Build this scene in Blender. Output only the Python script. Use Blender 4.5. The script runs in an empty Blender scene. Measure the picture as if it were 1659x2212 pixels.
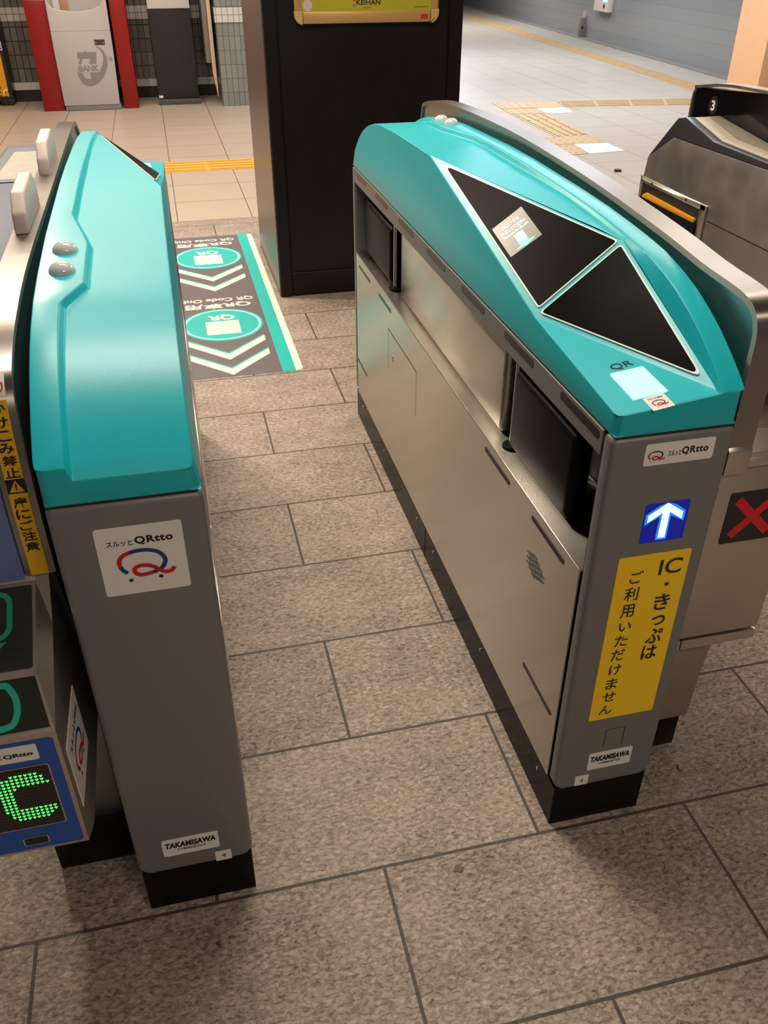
import bpy, bmesh, math, random
from mathutils import Vector, Matrix
random.seed(7)
scene = bpy.context.scene
COL = scene.collection

# ------------------------------------------------------------------ camera, world, lights, exposure
FPX, YAW, PITCH, CAMH = 1846.6, math.radians(13.456), math.radians(33.792), 1.4
cam = bpy.data.cameras.new('camera')
cam.sensor_fit = 'VERTICAL'
cam.sensor_height = 36.0
cam.lens = FPX / 2212 * 36.0
cam.clip_start = 0.05
cam.clip_end = 200
camo = bpy.data.objects.new('camera', cam)
COL.objects.link(camo)
camo.location = (0, 0, CAMH)
camo.rotation_euler = (math.pi / 2 - PITCH, 0, -YAW)
scene.camera = camo

scene.view_settings.view_transform = 'Standard'
scene.view_settings.look = 'None'
scene.view_settings.gamma = 1.0
scene.view_settings.use_curve_mapping = False
scene.view_settings.exposure = 0.0
scene.cycles.use_denoising = True
scene.cycles.max_bounces = 8
scene.cycles.sample_clamp_indirect = 6.0

world = bpy.data.worlds.new('station_air')
scene.world = world
world.use_nodes = True
wbg = world.node_tree.nodes['Background']
wbg.inputs[0].default_value = (1.0, 0.88, 0.76, 1)
wbg.inputs[1].default_value = 0.12


def lamp(name, loc, sx, sy, power, color):
    d = bpy.data.lights.new(name, 'AREA')
    d.shape = 'RECTANGLE'
    d.size, d.size_y = sx, sy
    d.energy = power
    d.color = color
    o = bpy.data.objects.new(name, d)
    o.location = loc
    COL.objects.link(o)
    return o


WARM = (1.0, 0.83, 0.66)
CEIL = 3.2
lamp('ceiling_tube', (0.25, 2.1, CEIL - .05), 1.5, 0.26, 72, (1, .87, .74))
lamp('ceiling_tube', (0.1, 4.3, CEIL - .05), 2.6, 0.16, 66, WARM)
lamp('ceiling_tube', (-0.2, 6.6, CEIL - .05), 3.0, 0.16, 66, WARM)
lamp('ceiling_tube', (-0.3, 8.6, CEIL - .05), 3.0, 0.16, 62, WARM)
lamp('ceiling_tube', (3.4, 4.6, CEIL - .05), 1.6, 0.3, 60, (1, .93, .86))
lamp('ceiling_tube', (4.3, 8.5, CEIL - .05), 1.6, 0.6, 160, (.78, .89, 1))
lamp('ceiling_tube', (4.6, 12.5, CEIL - .05), 1.6, 0.6, 200, (.78, .89, 1))
lamp('ceiling_tube', (5.2, 18, CEIL - .05), 1.6, 1.2, 240, (.9, .95, 1))
lamp('ceiling_tube', (1.0, -1.5, CEIL - .05), 1.6, 0.16, 52, (1, .85, .70))
lamp('ceiling_downlight', (-1.07, 4.98, CEIL - .05), 0.11, 0.11, 55, (1, .86, .66))
lamp('ceiling_downlight', (-1.16, 4.48, CEIL - .05), 0.11, 0.11, 55, (1, .86, .66))


# ------------------------------------------------------------------ pixel -> place helpers (camera at (0,0,1.4))
def ray(px, py):
    a, b = (px - 829.5) / FPX, (py - 1106) / FPX
    f = Vector((math.sin(YAW) * math.cos(PITCH), math.cos(YAW) * math.cos(PITCH), -math.sin(PITCH)))
    r = Vector((math.cos(YAW), -math.sin(YAW), 0))
    u = r.cross(f)
    return f + r * a - u * b


def at(px, py, ax, val):
    d = ray(px, py)
    o = Vector((0, 0, CAMH))
    return o + d * ((val - o[ax]) / d[ax])


def fl(px, py, z=0.0):
    return at(px, py, 2, z)


# ------------------------------------------------------------------ materials
def s2l(c):
    c /= 255
    return c / 12.92 if c <= 0.04045 else ((c + 0.055) / 1.055) ** 2.4


def rgb(r, g, b):
    return (s2l(r), s2l(g), s2l(b))


def mat(name, col, rough=0.5, metal=0.0, spec=0.5, grain=0.0, gscale=60.0, gstretch=(1, 1, 1), bump=0.0, var=0.0,
        aniso=0.0, tangent=None, emit=None, estr=0.0, trans=0.0, coat=0.0, ior=1.45):
    m = bpy.data.materials.new(name)
    m.use_nodes = True
    nt = m.node_tree
    p = nt.nodes['Principled BSDF']
    p.inputs['Base Color'].default_value = (*col, 1)
    p.inputs['Roughness'].default_value = rough
    p.inputs['Metallic'].default_value = metal
    p.inputs['Specular IOR Level'].default_value = spec
    p.inputs['Transmission Weight'].default_value = trans
    p.inputs['Coat Weight'].default_value = coat
    p.inputs['IOR'].default_value = ior
    p.inputs['Anisotropic'].default_value = aniso
    if tangent is not None:
        cx = nt.nodes.new('ShaderNodeCombineXYZ')
        for i in range(3):
            cx.inputs[i].default_value = tangent[i]
        nt.links.new(cx.outputs[0], p.inputs['Tangent'])
    if emit is not None:
        p.inputs['Emission Color'].default_value = (*emit, 1)
        p.inputs['Emission Strength'].default_value = estr
    tc = nt.nodes.new('ShaderNodeTexCoord')
    mp = nt.nodes.new('ShaderNodeMapping')
    mp.inputs['Scale'].default_value = gstretch
    nt.links.new(tc.outputs['Object'], mp.inputs['Vector'])
    nz = nt.nodes.new('ShaderNodeTexNoise')
    nz.inputs['Scale'].default_value = gscale
    nz.inputs['Detail'].default_value = 3
    nt.links.new(mp.outputs[0], nz.inputs['Vector'])
    if grain > 0:
        mr = nt.nodes.new('ShaderNodeMapRange')
        mr.inputs['To Min'].default_value = max(0.02, rough - grain)
        mr.inputs['To Max'].default_value = min(1, rough + grain)
        nt.links.new(nz.outputs['Fac'], mr.inputs['Value'])
        nt.links.new(mr.outputs[0], p.inputs['Roughness'])
    if var > 0:
        mx = nt.nodes.new('ShaderNodeMix')
        mx.data_type = 'RGBA'
        mx.inputs[6].default_value = (*[max(0, c * (1 - var)) for c in col], 1)
        mx.inputs[7].default_value = (*[min(1, c * (1 + var)) for c in col], 1)
        nt.links.new(nz.outputs['Fac'], mx.inputs['Factor'])
        nt.links.new(mx.outputs[2], p.inputs['Base Color'])
    if bump > 0:
        bp = nt.nodes.new('ShaderNodeBump')
        bp.inputs['Strength'].default_value = bump
        bp.inputs['Distance'].default_value = 0.001
        nt.links.new(nz.outputs['Fac'], bp.inputs['Height'])
        nt.links.new(bp.outputs[0], p.inputs['Normal'])
    return m


TEAL = mat('teal_paint', (0.008, 0.42, 0.48), 0.34, spec=0.5, grain=0.06, gscale=900, bump=0.12)
GREY = mat('grey_paint', (0.20, 0.192, 0.188), 0.45, spec=0.4, grain=0.05, gscale=700, bump=0.04, metal=0.25)
DARK = mat('dark_metal', (0.015, 0.015, 0.016), 0.5, grain=0.05)
PLINTH = mat('plinth_black', (0.006, 0.0055, 0.005), 0.3, spec=0.1, grain=0.05, gscale=40)

STEELY = mat('brushed_steel_lengthwise', (0.52, 0.485, 0.445), 0.25, metal=1, grain=0.01, gscale=30, gstretch=(60, 1, 60), aniso=1.0, tangent=(1, 0, 1), var=0.03)
RAIL = mat('brushed_rail_steel', (0.36, 0.335, 0.315), 0.40, metal=1, grain=0.015, gscale=30, gstretch=(60, 1, 1), aniso=0.9, tangent=(1, 0, .3), var=0.03)
STEELX = mat('brushed_steel_crosswise', (0.60, 0.54, 0.48), 0.33, metal=1, grain=0.04, gscale=30, gstretch=(1, 60, 60), aniso=0.6, tangent=(0, .3, 1), var=0.05)
STEEL = mat('satin_steel', (0.55, 0.51, 0.46), 0.34, metal=1, grain=0.06, gscale=25, var=0.06)
STEELD = mat('aged_steel', (0.42, 0.39, 0.37), 0.42, metal=1, grain=0.1, gscale=9, var=0.15)
LEG = mat('beige_steel', (0.40, 0.34, 0.28), 0.45, metal=0.7, grain=0.08, gscale=12, var=0.08)
CHROME = mat('chrome', (0.7, 0.7, 0.7), 0.12, metal=1, grain=0.02)
PAD = mat('black_vinyl', (0.007, 0.007, 0.009), 0.45, spec=0.12, grain=0.06, gscale=300, bump=0.1)
PADY = mat('yellow_pad', (0.62, 0.27, 0.01), 0.5, grain=0.06, gscale=300, bump=0.3, var=0.15)
GLASSB = mat('black_glass', (0.004, 0.0036, 0.0034), 0.28, spec=0.02, grain=0.05, gscale=12)
SMOKE = mat('smoked_window', (0.022, 0.014, 0.012), 0.3, spec=0.2, grain=0.03)
WTRIM = mat('white_trim', (0.75, 0.75, 0.72), 0.4, grain=0.04)
WSTICK = mat('white_sticker', (0.74, 0.71, 0.68), 0.4, grain=0.05, var=0.03)
YSTICK = mat('yellow_sticker', (0.92, 0.60, 0.014), 0.45, grain=0.05, var=0.03)
YSTICK2 = mat('amber_sticker', (0.72, 0.40, 0.012), 0.45, grain=0.05, var=0.03)
INK = mat('black_ink', (0.012, 0.008, 0.010), 0.5, grain=0.03)
INKBR = mat('dark_brown_ink', (0.035, 0.018, 0.010), 0.5, grain=0.03)
LRED = mat('logo_red', (0.55, 0.010, 0.012), 0.45, grain=0.03)
LBLUE = mat('logo_blue', (0.006, 0.045, 0.20), 0.45, grain=0.03)
XRED = mat('cross_red', (0.62, 0.012, 0.018), 0.45, grain=0.03)
BLUEP = mat('blue_panel', (0.012, 0.075, 0.36), 0.4, grain=0.05, var=0.05)
BLUEG = mat('blue_grey_panel', (0.085, 0.105, 0.16), 0.5, spec=0.2, grain=0.05, var=0.06)
BLUEP2 = mat('slate_blue_panel', (0.12, 0.16, 0.34), 0.45, grain=0.05, var=0.06)
GREENI = mat('green_print', (0.01, 0.27, 0.20), 0.45, grain=0.03)
CREAM = mat('cream_plastic', (0.58, 0.48, 0.42), 0.5, grain=0.06, var=0.05)
BEIGE = mat('beige_metal', (0.47, 0.42, 0.33), 0.45, grain=0.05, var=0.05)
BEIGED = mat('brown_metal', (0.22, 0.19, 0.145), 0.45, grain=0.05, var=0.05)
ARROW = mat('arrow_light', (0.3, 0.6, 1), 0.4, emit=(0.62, 1.0, 0.98), estr=1.25)
ARROWH = mat('arrow_glow_halo', (0.02, 0.1, 0.6), 0.4, emit=(0.01, 0.16, 1.0), estr=1.3)  # blue glow around the arrow, painted as emission
ARROWD = mat('arrow_unlit_segment', (0.01, 0.015, 0.25), 0.3, emit=(0.01, 0.02, 0.5), estr=0.25)
ARROWB = mat('arrow_glass', (0.004, 0.006, 0.06), 0.15, emit=(0.0, 0.012, 0.35), estr=0.55)
LED = mat('green_led', (0.05, 0.6, 0.1), 0.4, emit=(0.10, 1.0, 0.14), estr=1.5)
LEDOFF = mat('unlit_led', (0.03, 0.032, 0.018), 0.4, grain=0.03)
QRLIGHT = mat('reader_light', (0.3, 0.5, 0.5), 0.3, emit=(0.50, 1.0, 0.97), estr=0.72)
SCRBG = mat('screen_grey', (0.1, 0.09, 0.08), 0.2, emit=(0.34, 0.31, 0.26), estr=0.42)
SCRTXT = mat('screen_text', (0.5, 0.8, 0.8), 0.3, emit=(0.7, 1.0, 1.0), estr=0.85)
SCRGRN = mat('screen_green', (0.1, 0.8, 0.3), 0.3, emit=(0.12, 0.95, 0.42), estr=0.9)
CYANL = mat('cyan_screen', (0.4, 0.9, 0.9), 0.3, emit=(0.45, 0.95, 0.95), estr=1.0)
ICLIGHT = mat('reader_glow', (0.6, 0.8, 1), 0.3, emit=(0.72, 0.88, 1), estr=1.4)
DOME = mat('clear_lens', (0.66, 0.68, 0.66), 0.12, spec=0.6, coat=0.5, grain=0.02, trans=0.15)
RUBBER = mat('grey_rubber', (0.07, 0.07, 0.07), 0.6, grain=0.05)


# ------------------------------------------------------------------ mesh helpers
class B:
    def __init__(self):
        self.bm = bmesh.new()

    def poly(self, pts):
        vs = [self.bm.verts.new(p) for p in pts]
        return self.bm.faces.new(vs)

    def box(self, x0, x1, y0, y1, z0, z1):
        v = [self.bm.verts.new((x, y, z)) for x in (x0, x1) for y in (y0, y1) for z in (z0, z1)]
        for f in ((0, 1, 3, 2), (4, 6, 7, 5), (0, 4, 5, 1), (2, 3, 7, 6), (0, 2, 6, 4), (1, 5, 7, 3)):
            self.bm.faces.new([v[i] for i in f])
        return self

    def prism(self, pts, axis, a, b):
        def mk(p, t):
            if axis == 'x':
                return (t, p[0], p[1])
            if axis == 'y':
                return (p[0], t, p[1])
            return (p[0], p[1], t)
        va = [self.bm.verts.new(mk(p, a)) for p in pts]
        vb = [self.bm.verts.new(mk(p, b)) for p in pts]
        n = len(pts)
        self.bm.faces.new(va)
        self.bm.faces.new(vb[::-1])
        for i in range(n):
            j = (i + 1) % n
            self.bm.faces.new((va[i], vb[i], vb[j], va[j]))
        return self

    def tube(self, path, r, seg=10, cap=True):
        path = [Vector(p) for p in path]
        rings = []
        for i, p in enumerate(path):
            d = (path[min(i + 1, len(path) - 1)] - path[max(i - 1, 0)]).normalized()
            up = Vector((0, 0, 1)) if abs(d.z) < 0.9 else Vector((1, 0, 0))
            a = d.cross(up).normalized()
            b = d.cross(a)
            rr = r[i] if isinstance(r, (list, tuple)) else r
            rings.append([self.bm.verts.new(p + (a * math.cos(t) + b * math.sin(t)) * rr)
                          for t in [2 * math.pi * k / seg for k in range(seg)]])
        for q, w in zip(rings, rings[1:]):
            for k in range(seg):
                self.bm.faces.new((q[k], q[(k + 1) % seg], w[(k + 1) % seg], w[k]))
        if cap:
            self.bm.faces.new(rings[0])
            self.bm.faces.new(rings[-1][::-1])
        return self

    def dome(self, c, rx, ry, h, seg=20, rings=6):
        prev = None
        for i in range(rings + 1):
            t = math.pi / 2 * i / rings
            if i == rings:
                top = self.bm.verts.new((c[0], c[1], c[2] + h))
                for k in range(seg):
                    self.bm.faces.new((prev[k], prev[(k + 1) % seg], top))
                break
            cur = [self.bm.verts.new((c[0] + rx * math.cos(t) * math.cos(2 * math.pi * k / seg),
                                      c[1] + ry * math.cos(t) * math.sin(2 * math.pi * k / seg), c[2] + h * math.sin(t))) for k in range(seg)]
            if prev:
                for k in range(seg):
                    self.bm.faces.new((prev[k], prev[(k + 1) % seg], cur[(k + 1) % seg], cur[k]))
            prev = cur
        return self

    # flat shapes on a frame, with a small real thickness
    def plate(self, fr, pts, h0=0.0, h1=0.0008):
        va = [self.bm.verts.new(fr.p(a, b, h0)) for a, b in pts]
        vb = [self.bm.verts.new(fr.p(a, b, h1)) for a, b in pts]
        n = len(pts)
        self.bm.faces.new(vb)
        self.bm.faces.new(va[::-1])
        for i in range(n):
            j = (i + 1) % n
            self.bm.faces.new((va[i], va[j], vb[j], vb[i]))
        return self

    def ribbon(self, fr, pts, w, h):
        n = len(pts)
        L, R = [], []
        for i in range(n):
            p, q = Vector(pts[max(i - 1, 0)]), Vector(pts[min(i + 1, n - 1)])
            d = (q - p).normalized()
            nn = Vector((-d.y, d.x)) * (w / 2)
            c = Vector(pts[i])
            L.append(self.bm.verts.new(fr.p(c.x + nn.x, c.y + nn.y, h)))
            R.append(self.bm.verts.new(fr.p(c.x - nn.x, c.y - nn.y, h)))
        for i in range(n - 1):
            self.bm.faces.new((R[i], R[i + 1], L[i + 1], L[i]))
        return self

    def done(self, name, m, parent=None, bevel=0.0, seg=2, limit=30, smooth=35, loc=None):
        bm = self.bm
        if bevel > 0:
            bmesh.ops.remove_doubles(bm, verts=bm.verts, dist=1e-5)
            bmesh.ops.recalc_face_normals(bm, faces=bm.faces)
            es = [e for e in bm.edges if len(e.link_faces) == 2 and e.calc_face_angle(0) > math.radians(limit)]
            bmesh.ops.bevel(bm, geom=es, offset=bevel, segments=seg, affect='EDGES', profile=0.5, clamp_overlap=True)
        else:
            bmesh.ops.recalc_face_normals(bm, faces=bm.faces)
        me = bpy.data.meshes.new(name)
        bm.to_mesh(me)
        bm.free()
        return link(name, me, m, parent, smooth, loc)


def link(name, me, m, parent=None, smooth=35, loc=None):
    me.materials.clear()
    me.materials.append(m)
    if smooth:
        me.polygons.foreach_set('use_smooth', [True] * len(me.polygons))
        me.set_sharp_from_angle(angle=math.radians(smooth))
    o = bpy.data.objects.new(name, me)
    COL.objects.link(o)
    if parent:
        o.parent = parent
    if loc:
        o.location = loc
    return o


class Fr:
    def __init__(self, o, u, v):
        self.o, self.u, self.v = Vector(o), Vector(u).normalized(), Vector(v).normalized()
        self.n = self.u.cross(self.v).normalized()

    def p(self, a, b, h=0.0):
        return self.o + self.u * a + self.v * b + self.n * h


def rrect(a0, a1, b0, b1, r, k=5):
    pts = []
    for cx, cy, t0 in ((a1 - r, b1 - r, 0), (a0 + r, b1 - r, 90), (a0 + r, b0 + r, 180), (a1 - r, b0 + r, 270)):
        for i in range(k + 1):
            t = math.radians(t0 + 90 * i / k)
            pts.append((cx + r * math.cos(t), cy + r * math.sin(t)))
    return pts


def ellipse(cx, cy, rx, ry, n=40):
    return [(cx + rx * math.cos(2 * math.pi * i / n), cy + ry * math.sin(2 * math.pi * i / n)) for i in range(n)]


def rtri(pts, r, k=5):
    """round the corners of a convex polygon"""
    out = []
    n = len(pts)
    for i in range(n):
        p0, p, p1 = Vector(pts[i - 1]), Vector(pts[i]), Vector(pts[(i + 1) % n])
        d0, d1 = (p0 - p).normalized(), (p1 - p).normalized()
        ang = d0.angle(d1)
        t = r / math.tan(ang / 2)
        a, b = p + d0 * t, p + d1 * t
        for j in range(k + 1):
            s = j / k
            q = a * (1 - s) ** 2 + p * 2 * s * (1 - s) + b * s * s
            out.append((q.x, q.y))
    return out


def smooth_path(pts, k=5):
    out = []
    n = len(pts)
    for i in range(n - 1):
        p0, p1, p2, p3 = [Vector(pts[max(0, min(n - 1, j))]) for j in (i - 1, i, i + 1, i + 2)]
        for s in range(k):
            t = s / k
            out.append(tuple(0.5 * ((2 * p1) + (p2 - p0) * t + (2 * p0 - 5 * p1 + 4 * p2 - p3) * t * t + (3 * p1 - p0 - 3 * p2 + p3) * t ** 3)))
    out.append(tuple(pts[-1]))
    return out


TEXTS = {}


def text(body, fr, a0, a1, b0, b1, m, parent, h=0.0011, bold=0.0, rot=False, name='lettering', shear=0.0, gap=1.0):
    """letters fitted into a rectangle of the frame"""
    key = (body, bold, shear, gap)
    if key not in TEXTS:
        cu = bpy.data.curves.new('letters', 'FONT')
        cu.body = body
        cu.offset = bold
        cu.shear = shear
        cu.space_character = gap
        cu.resolution_u = 4
        t = bpy.data.objects.new('letters', cu)
        COL.objects.link(t)
        dg = bpy.context.evaluated_depsgraph_get()
        me = bpy.data.meshes.new_from_object(t.evaluated_get(dg))
        bpy.data.objects.remove(t)
        bpy.data.curves.remove(cu)
        vs = [v.co.copy() for v in me.vertices]
        fs = [tuple(p.vertices) for p in me.polygons]
        TEXTS[key] = (vs, fs)
    vs, fs = TEXTS[key]
    x0, x1 = min(v.x for v in vs), max(v.x for v in vs)
    y0, y1 = min(v.y for v in vs), max(v.y for v in vs)
    co = []
    for v in vs:
        s = (v.x - x0) / max(1e-6, x1 - x0)
        t = (v.y - y0) / max(1e-6, y1 - y0)
        if rot:
            s, t = 1 - s, 1 - t
        co.append(fr.p(a0 + (a1 - a0) * s, b0 + (b1 - b0) * t, h))
    me = bpy.data.meshes.new(name)
    me.from_pydata(co, [], fs)
    return link(name, me, m, parent, 0)


def empty(name, loc=(0, 0, 0), rz=0.0):
    o = bpy.data.objects.new(name, None)
    o.empty_display_size = 0.1
    COL.objects.link(o)
    o.location = loc
    o.rotation_euler = (0, 0, rz)
    return o


def tag(o, label, cat, group=None):
    o['label'] = label
    o['category'] = cat
    if group:
        o['group'] = group
    return o


def struct(o):
    o['kind'] = 'structure'
    return o


LOGO = [(.298, .323), (.253, .366), (.223, .43), (.221, .489), (.242, .552), (.289, .596), (.351, .619), (.441, .636), (.558, .632), (.657, .598),
        (.716, .544), (.748, .47), (.74, .412), (.705, .35), (.647, .311), (.584, .289), (.507, .278), (.44, .276), (.392, .305), (.375, .353),
        (.397, .393), (.46, .415), (.533, .406), (.603, .374), (.663, .318), (.718, .278), (.771, .273), (.82, .298), (.84, .334)]


def logo_mark(fr, a0, a1, b0, b1, parent, h=0.0011, mono=False):
    """the open ribbon letter Q with two wheels, in blue and red; rectangle = the square sticker the mark was measured on"""
    def S(seg):
        return smooth_path([(a0 + (a1 - a0) * u, b0 + (b1 - b0) * v) for u, v in seg], 4)
    w = (a1 - a0) * 0.053
    b = B()
    b.ribbon(fr, S(LOGO[0:3]), w, h).ribbon(fr, S(LOGO[6:16]), w, h)
    b.done('blue_ribbon', LBLUE if not mono else INK, parent, smooth=0)
    b = B()
    b.ribbon(fr, S(LOGO[2:7]), w, h + .0002).ribbon(fr, S(LOGO[15:]), w, h + .0003)
    b.done('red_ribbon', LRED, parent, smooth=0)
    for u, v in ((.317, .211), (.668, .213)):
        b = B()
        b.poly([fr.p(x, y, h) for x, y in ellipse(a0 + (a1 - a0) * u, b0 + (b1 - b0) * v, (a1 - a0) * .027, (a1 - a0) * .025, 16)])
        b.done('wheel_dot', INK, parent, smooth=0)


def sticker(name, fr, a0, a1, b0, b1, m, parent, r=0.004, h1=0.0008):
    return B().plate(fr, rrect(a0, a1, b0, b1, r), 0, h1).done(name, m, parent, smooth=0)


# ------------------------------------------------------------------ setting: floor, ceiling, walls, pillars
def tile_mat(name, bw, rh, off, ox, oy, c1, c2, cm, mortar, rough, tex):
    m = bpy.data.materials.new(name)
    m.use_nodes = True
    nt = m.node_tree
    N, L = nt.nodes, nt.links
    p = N['Principled BSDF']
    tc = N.new('ShaderNodeTexCoord')
    mp = N.new('ShaderNodeMapping')
    mp.inputs['Location'].default_value = (ox, oy, 0)
    L.new(tc.outputs['Object'], mp.inputs['Vector'])
    br = N.new('ShaderNodeTexBrick')
    br.offset = off
    br.inputs['Scale'].default_value = 1
    br.inputs['Brick Width'].default_value = bw
    br.inputs['Row Height'].default_value = rh
    br.inputs['Mortar Size'].default_value = mortar
    br.inputs['Mortar Smooth'].default_value = 0.1
    br.inputs['Color1'].default_value = (0.42, 0.42, 0.42, 1)
    br.inputs['Color2'].default_value = (0.58, 0.58, 0.58, 1)
    br.inputs['Mortar'].default_value = (0.5, 0.5, 0.5, 1)
    L.new(mp.outputs[0], br.inputs['Vector'])
    # fine flecks, stretched a little along the tile
    ms = N.new('ShaderNodeMapping')
    ms.inputs['Scale'].default_value = (0.75, 1.25, 1)
    L.new(tc.outputs['Object'], ms.inputs['Vector'])
    n1 = N.new('ShaderNodeTexNoise')
    n1.inputs['Scale'].default_value = 115
    n1.inputs['Detail'].default_value = 5
    n1.inputs['Roughness'].default_value = 0.62
    n1.inputs['Distortion'].default_value = 0.8
    n2 = N.new('ShaderNodeTexNoise')
    n2.inputs['Scale'].default_value = 5.5
    n2.inputs['Detail'].default_value = 6
    n2.inputs['Roughness'].default_value = 0.65
    L.new(ms.outputs[0], n1.inputs['Vector'])
    L.new(ms.outputs[0], n2.inputs['Vector'])
    a = N.new('ShaderNodeMath'); a.operation = 'MULTIPLY_ADD'
    a.inputs[1].default_value = tex; a.inputs[2].default_value = 0.5 - tex * 0.5
    L.new(n1.outputs['Fac'], a.inputs[0])
    b = N.new('ShaderNodeMath'); b.operation = 'MULTIPLY_ADD'
    b.inputs[1].default_value = 0.7 * min(1, tex); b.inputs[2].default_value = -0.35 * min(1, tex)
    L.new(n2.outputs['Fac'], b.inputs[0])
    s = N.new('ShaderNodeMath'); s.operation = 'ADD'
    L.new(a.outputs[0], s.inputs[0]); L.new(b.outputs[0], s.inputs[1])
    s2 = N.new('ShaderNodeMath'); s2.operation = 'ADD'; s2.use_clamp = True
    sub = N.new('ShaderNodeMath'); sub.operation = 'MULTIPLY_ADD'
    sub.inputs[1].default_value = 0.6; sub.inputs[2].default_value = -0.3
    L.new(br.outputs['Color'], sub.inputs[0])
    L.new(s.outputs[0], s2.inputs[0]); L.new(sub.outputs[0], s2.inputs[1])
    mx = N.new('ShaderNodeMix'); mx.data_type = 'RGBA'
    mx.inputs[6].default_value = (*c1, 1); mx.inputs[7].default_value = (*c2, 1)
    L.new(s2.outputs[0], mx.inputs['Factor'])
    mx2 = N.new('ShaderNodeMix'); mx2.data_type = 'RGBA'
    mx2.inputs[7].default_value = (*cm, 1)
    L.new(mx.outputs[2], mx2.inputs[6]); L.new(br.outputs['Fac'], mx2.inputs['Factor'])
    L.new(mx2.outputs[2], p.inputs['Base Color'])
    mr = N.new('ShaderNodeMapRange')
    mr.inputs['To Min'].default_value = rough - 0.08; mr.inputs['To Max'].default_value = rough + 0.1
    L.new(n1.outputs['Fac'], mr.inputs['Value']); L.new(mr.outputs[0], p.inputs['Roughness'])
    h = N.new('ShaderNodeMath'); h.operation = 'MULTIPLY_ADD'; h.inputs[1].default_value = -1.2
    L.new(br.outputs['Fac'], h.inputs[0]); L.new(a.outputs[0], h.inputs[2])
    bp = N.new('ShaderNodeBump'); bp.inputs['Distance'].default_value = 0.0022; bp.inputs['Strength'].default_value = 0.55 if tex > 0.8 else 0.12
    L.new(h.outputs[0], bp.inputs['Height']); L.new(bp.outputs[0], p.inputs['Normal'])
    return m


FLOOR1 = tile_mat('stone_tile', 0.6, 0.309, 0.5, -0.217 + 0.3 + 12.0, 0.309 * 40 - 0.598, (0.048, 0.035, 0.027), (0.55, 0.445, 0.365), (0.065, 0.052, 0.042), 0.0032, 0.5, 2.1)
FLOOR2 = tile_mat('beige_tile', 0.445, 0.46, 0.0, -0.015 + 8.9, -5.355 + 4.6, (0.36, 0.29, 0.235), (0.50, 0.41, 0.335), (0.13, 0.10, 0.08), 0.0032, 0.36, 0.7)
YF = 5.355
f1 = struct(B().box(-4, 6, -2.5, YF, -0.05, 0).done('floor', FLOOR1, smooth=0))
f2 = struct(B().box(-4, 12, YF, 42, -0.05, 0).done('floor', FLOOR2, smooth=0))
CEILM = mat('ceiling_board', (0.45, 0.42, 0.38), 0.8, grain=0.05, gscale=4, var=0.04)
struct(B().box(-4, 12, -2.5, 42, CEIL, CEIL + 0.1).done('ceiling', CEILM, smooth=0))


def wall_tile(name, bw, rh, c1, c2, cm, mortar, rough=0.25, axis='y', off=0.0, z0=0.0):
    m = bpy.data.materials.new(name)
    m.use_nodes = True
    nt = m.node_tree
    N, L = nt.nodes, nt.links
    p = N['Principled BSDF']
    tc = N.new('ShaderNodeTexCoord')
    sp = N.new('ShaderNodeSeparateXYZ')
    cb = N.new('ShaderNodeCombineXYZ')
    L.new(tc.outputs['Object'], sp.inputs[0])
    ad = N.new('ShaderNodeMath'); ad.operation = 'ADD'
    if axis == 'xy':
        L.new(sp.outputs[0], ad.inputs[0]); L.new(sp.outputs[1], ad.inputs[1])
    else:
        L.new(sp.outputs[0 if axis == 'y' else 1], ad.inputs[0]); ad.inputs[1].default_value = 0
    sh = N.new('ShaderNodeMath'); sh.operation = 'ADD'; sh.inputs[1].default_value = 20 * bw
    L.new(ad.outputs[0], sh.inputs[0])
    zz = N.new('ShaderNodeMath'); zz.operation = 'ADD'; zz.inputs[1].default_value = 20 * rh - z0
    L.new(sp.outputs[2], zz.inputs[0])
    L.new(sh.outputs[0], cb.inputs[0]); L.new(zz.outputs[0], cb.inputs[1])
    br = N.new('ShaderNodeTexBrick')
    br.offset = off
    br.inputs['Scale'].default_value = 1
    br.inputs['Brick Width'].default_value = bw
    br.inputs['Row Height'].default_value = rh
    br.inputs['Mortar Size'].default_value = mortar
    br.inputs['Mortar Smooth'].default_value = 0.1
    br.inputs['Color1'].default_value = (*c1, 1)
    br.inputs['Color2'].default_value = (*c2, 1)
    br.inputs['Mortar'].default_value = (*cm, 1)
    L.new(cb.outputs[0], br.inputs['Vector'])
    L.new(br.outputs['Color'], p.inputs['Base Color'])
    p.inputs['Roughness'].default_value = rough
    bp = N.new('ShaderNodeBump'); bp.inputs['Distance'].default_value = 0.003; bp.inputs['Strength'].default_value = 0.5; bp.invert = True
    L.new(br.outputs['Fac'], bp.inputs['Height']); L.new(bp.outputs[0], p.inputs['Normal'])
    return m


OLIVE = wall_tile('olive_tile', 0.062, 0.124, (0.085, 0.08, 0.065), (0.15, 0.14, 0.12), (0.012, 0.012, 0.012), 0.0045, z0=0.18)
BANDT = wall_tile('pale_band_tile', 0.062, 0.062, (0.42, 0.40, 0.38), (0.50, 0.47, 0.45), (0.10, 0.10, 0.10), 0.003, z0=0.725)
COLT = wall_tile('grey_column_tile', 0.055, 0.124, (0.20, 0.21, 0.19), (0.25, 0.25, 0.23), (0.10, 0.11, 0.115), 0.0035, axis='xy')
RIGHTT = wall_tile('grey_wall_tile', 0.10, 0.20, (0.27, 0.27, 0.265), (0.31, 0.305, 0.295), (0.20, 0.20, 0.20), 0.004, axis='x', z0=0.0)
WHITEB = mat('white_skirting', (0.52, 0.50, 0.49), 0.4, grain=0.05)
BLACKB = mat('black_skirting', (0.012, 0.012, 0.012), 0.4, grain=0.05)
YW = 10.38
struct(B().box(-4, 1.7, YW, YW + 0.2, 0, CEIL).done('wall_back', OLIVE, smooth=0))
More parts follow.
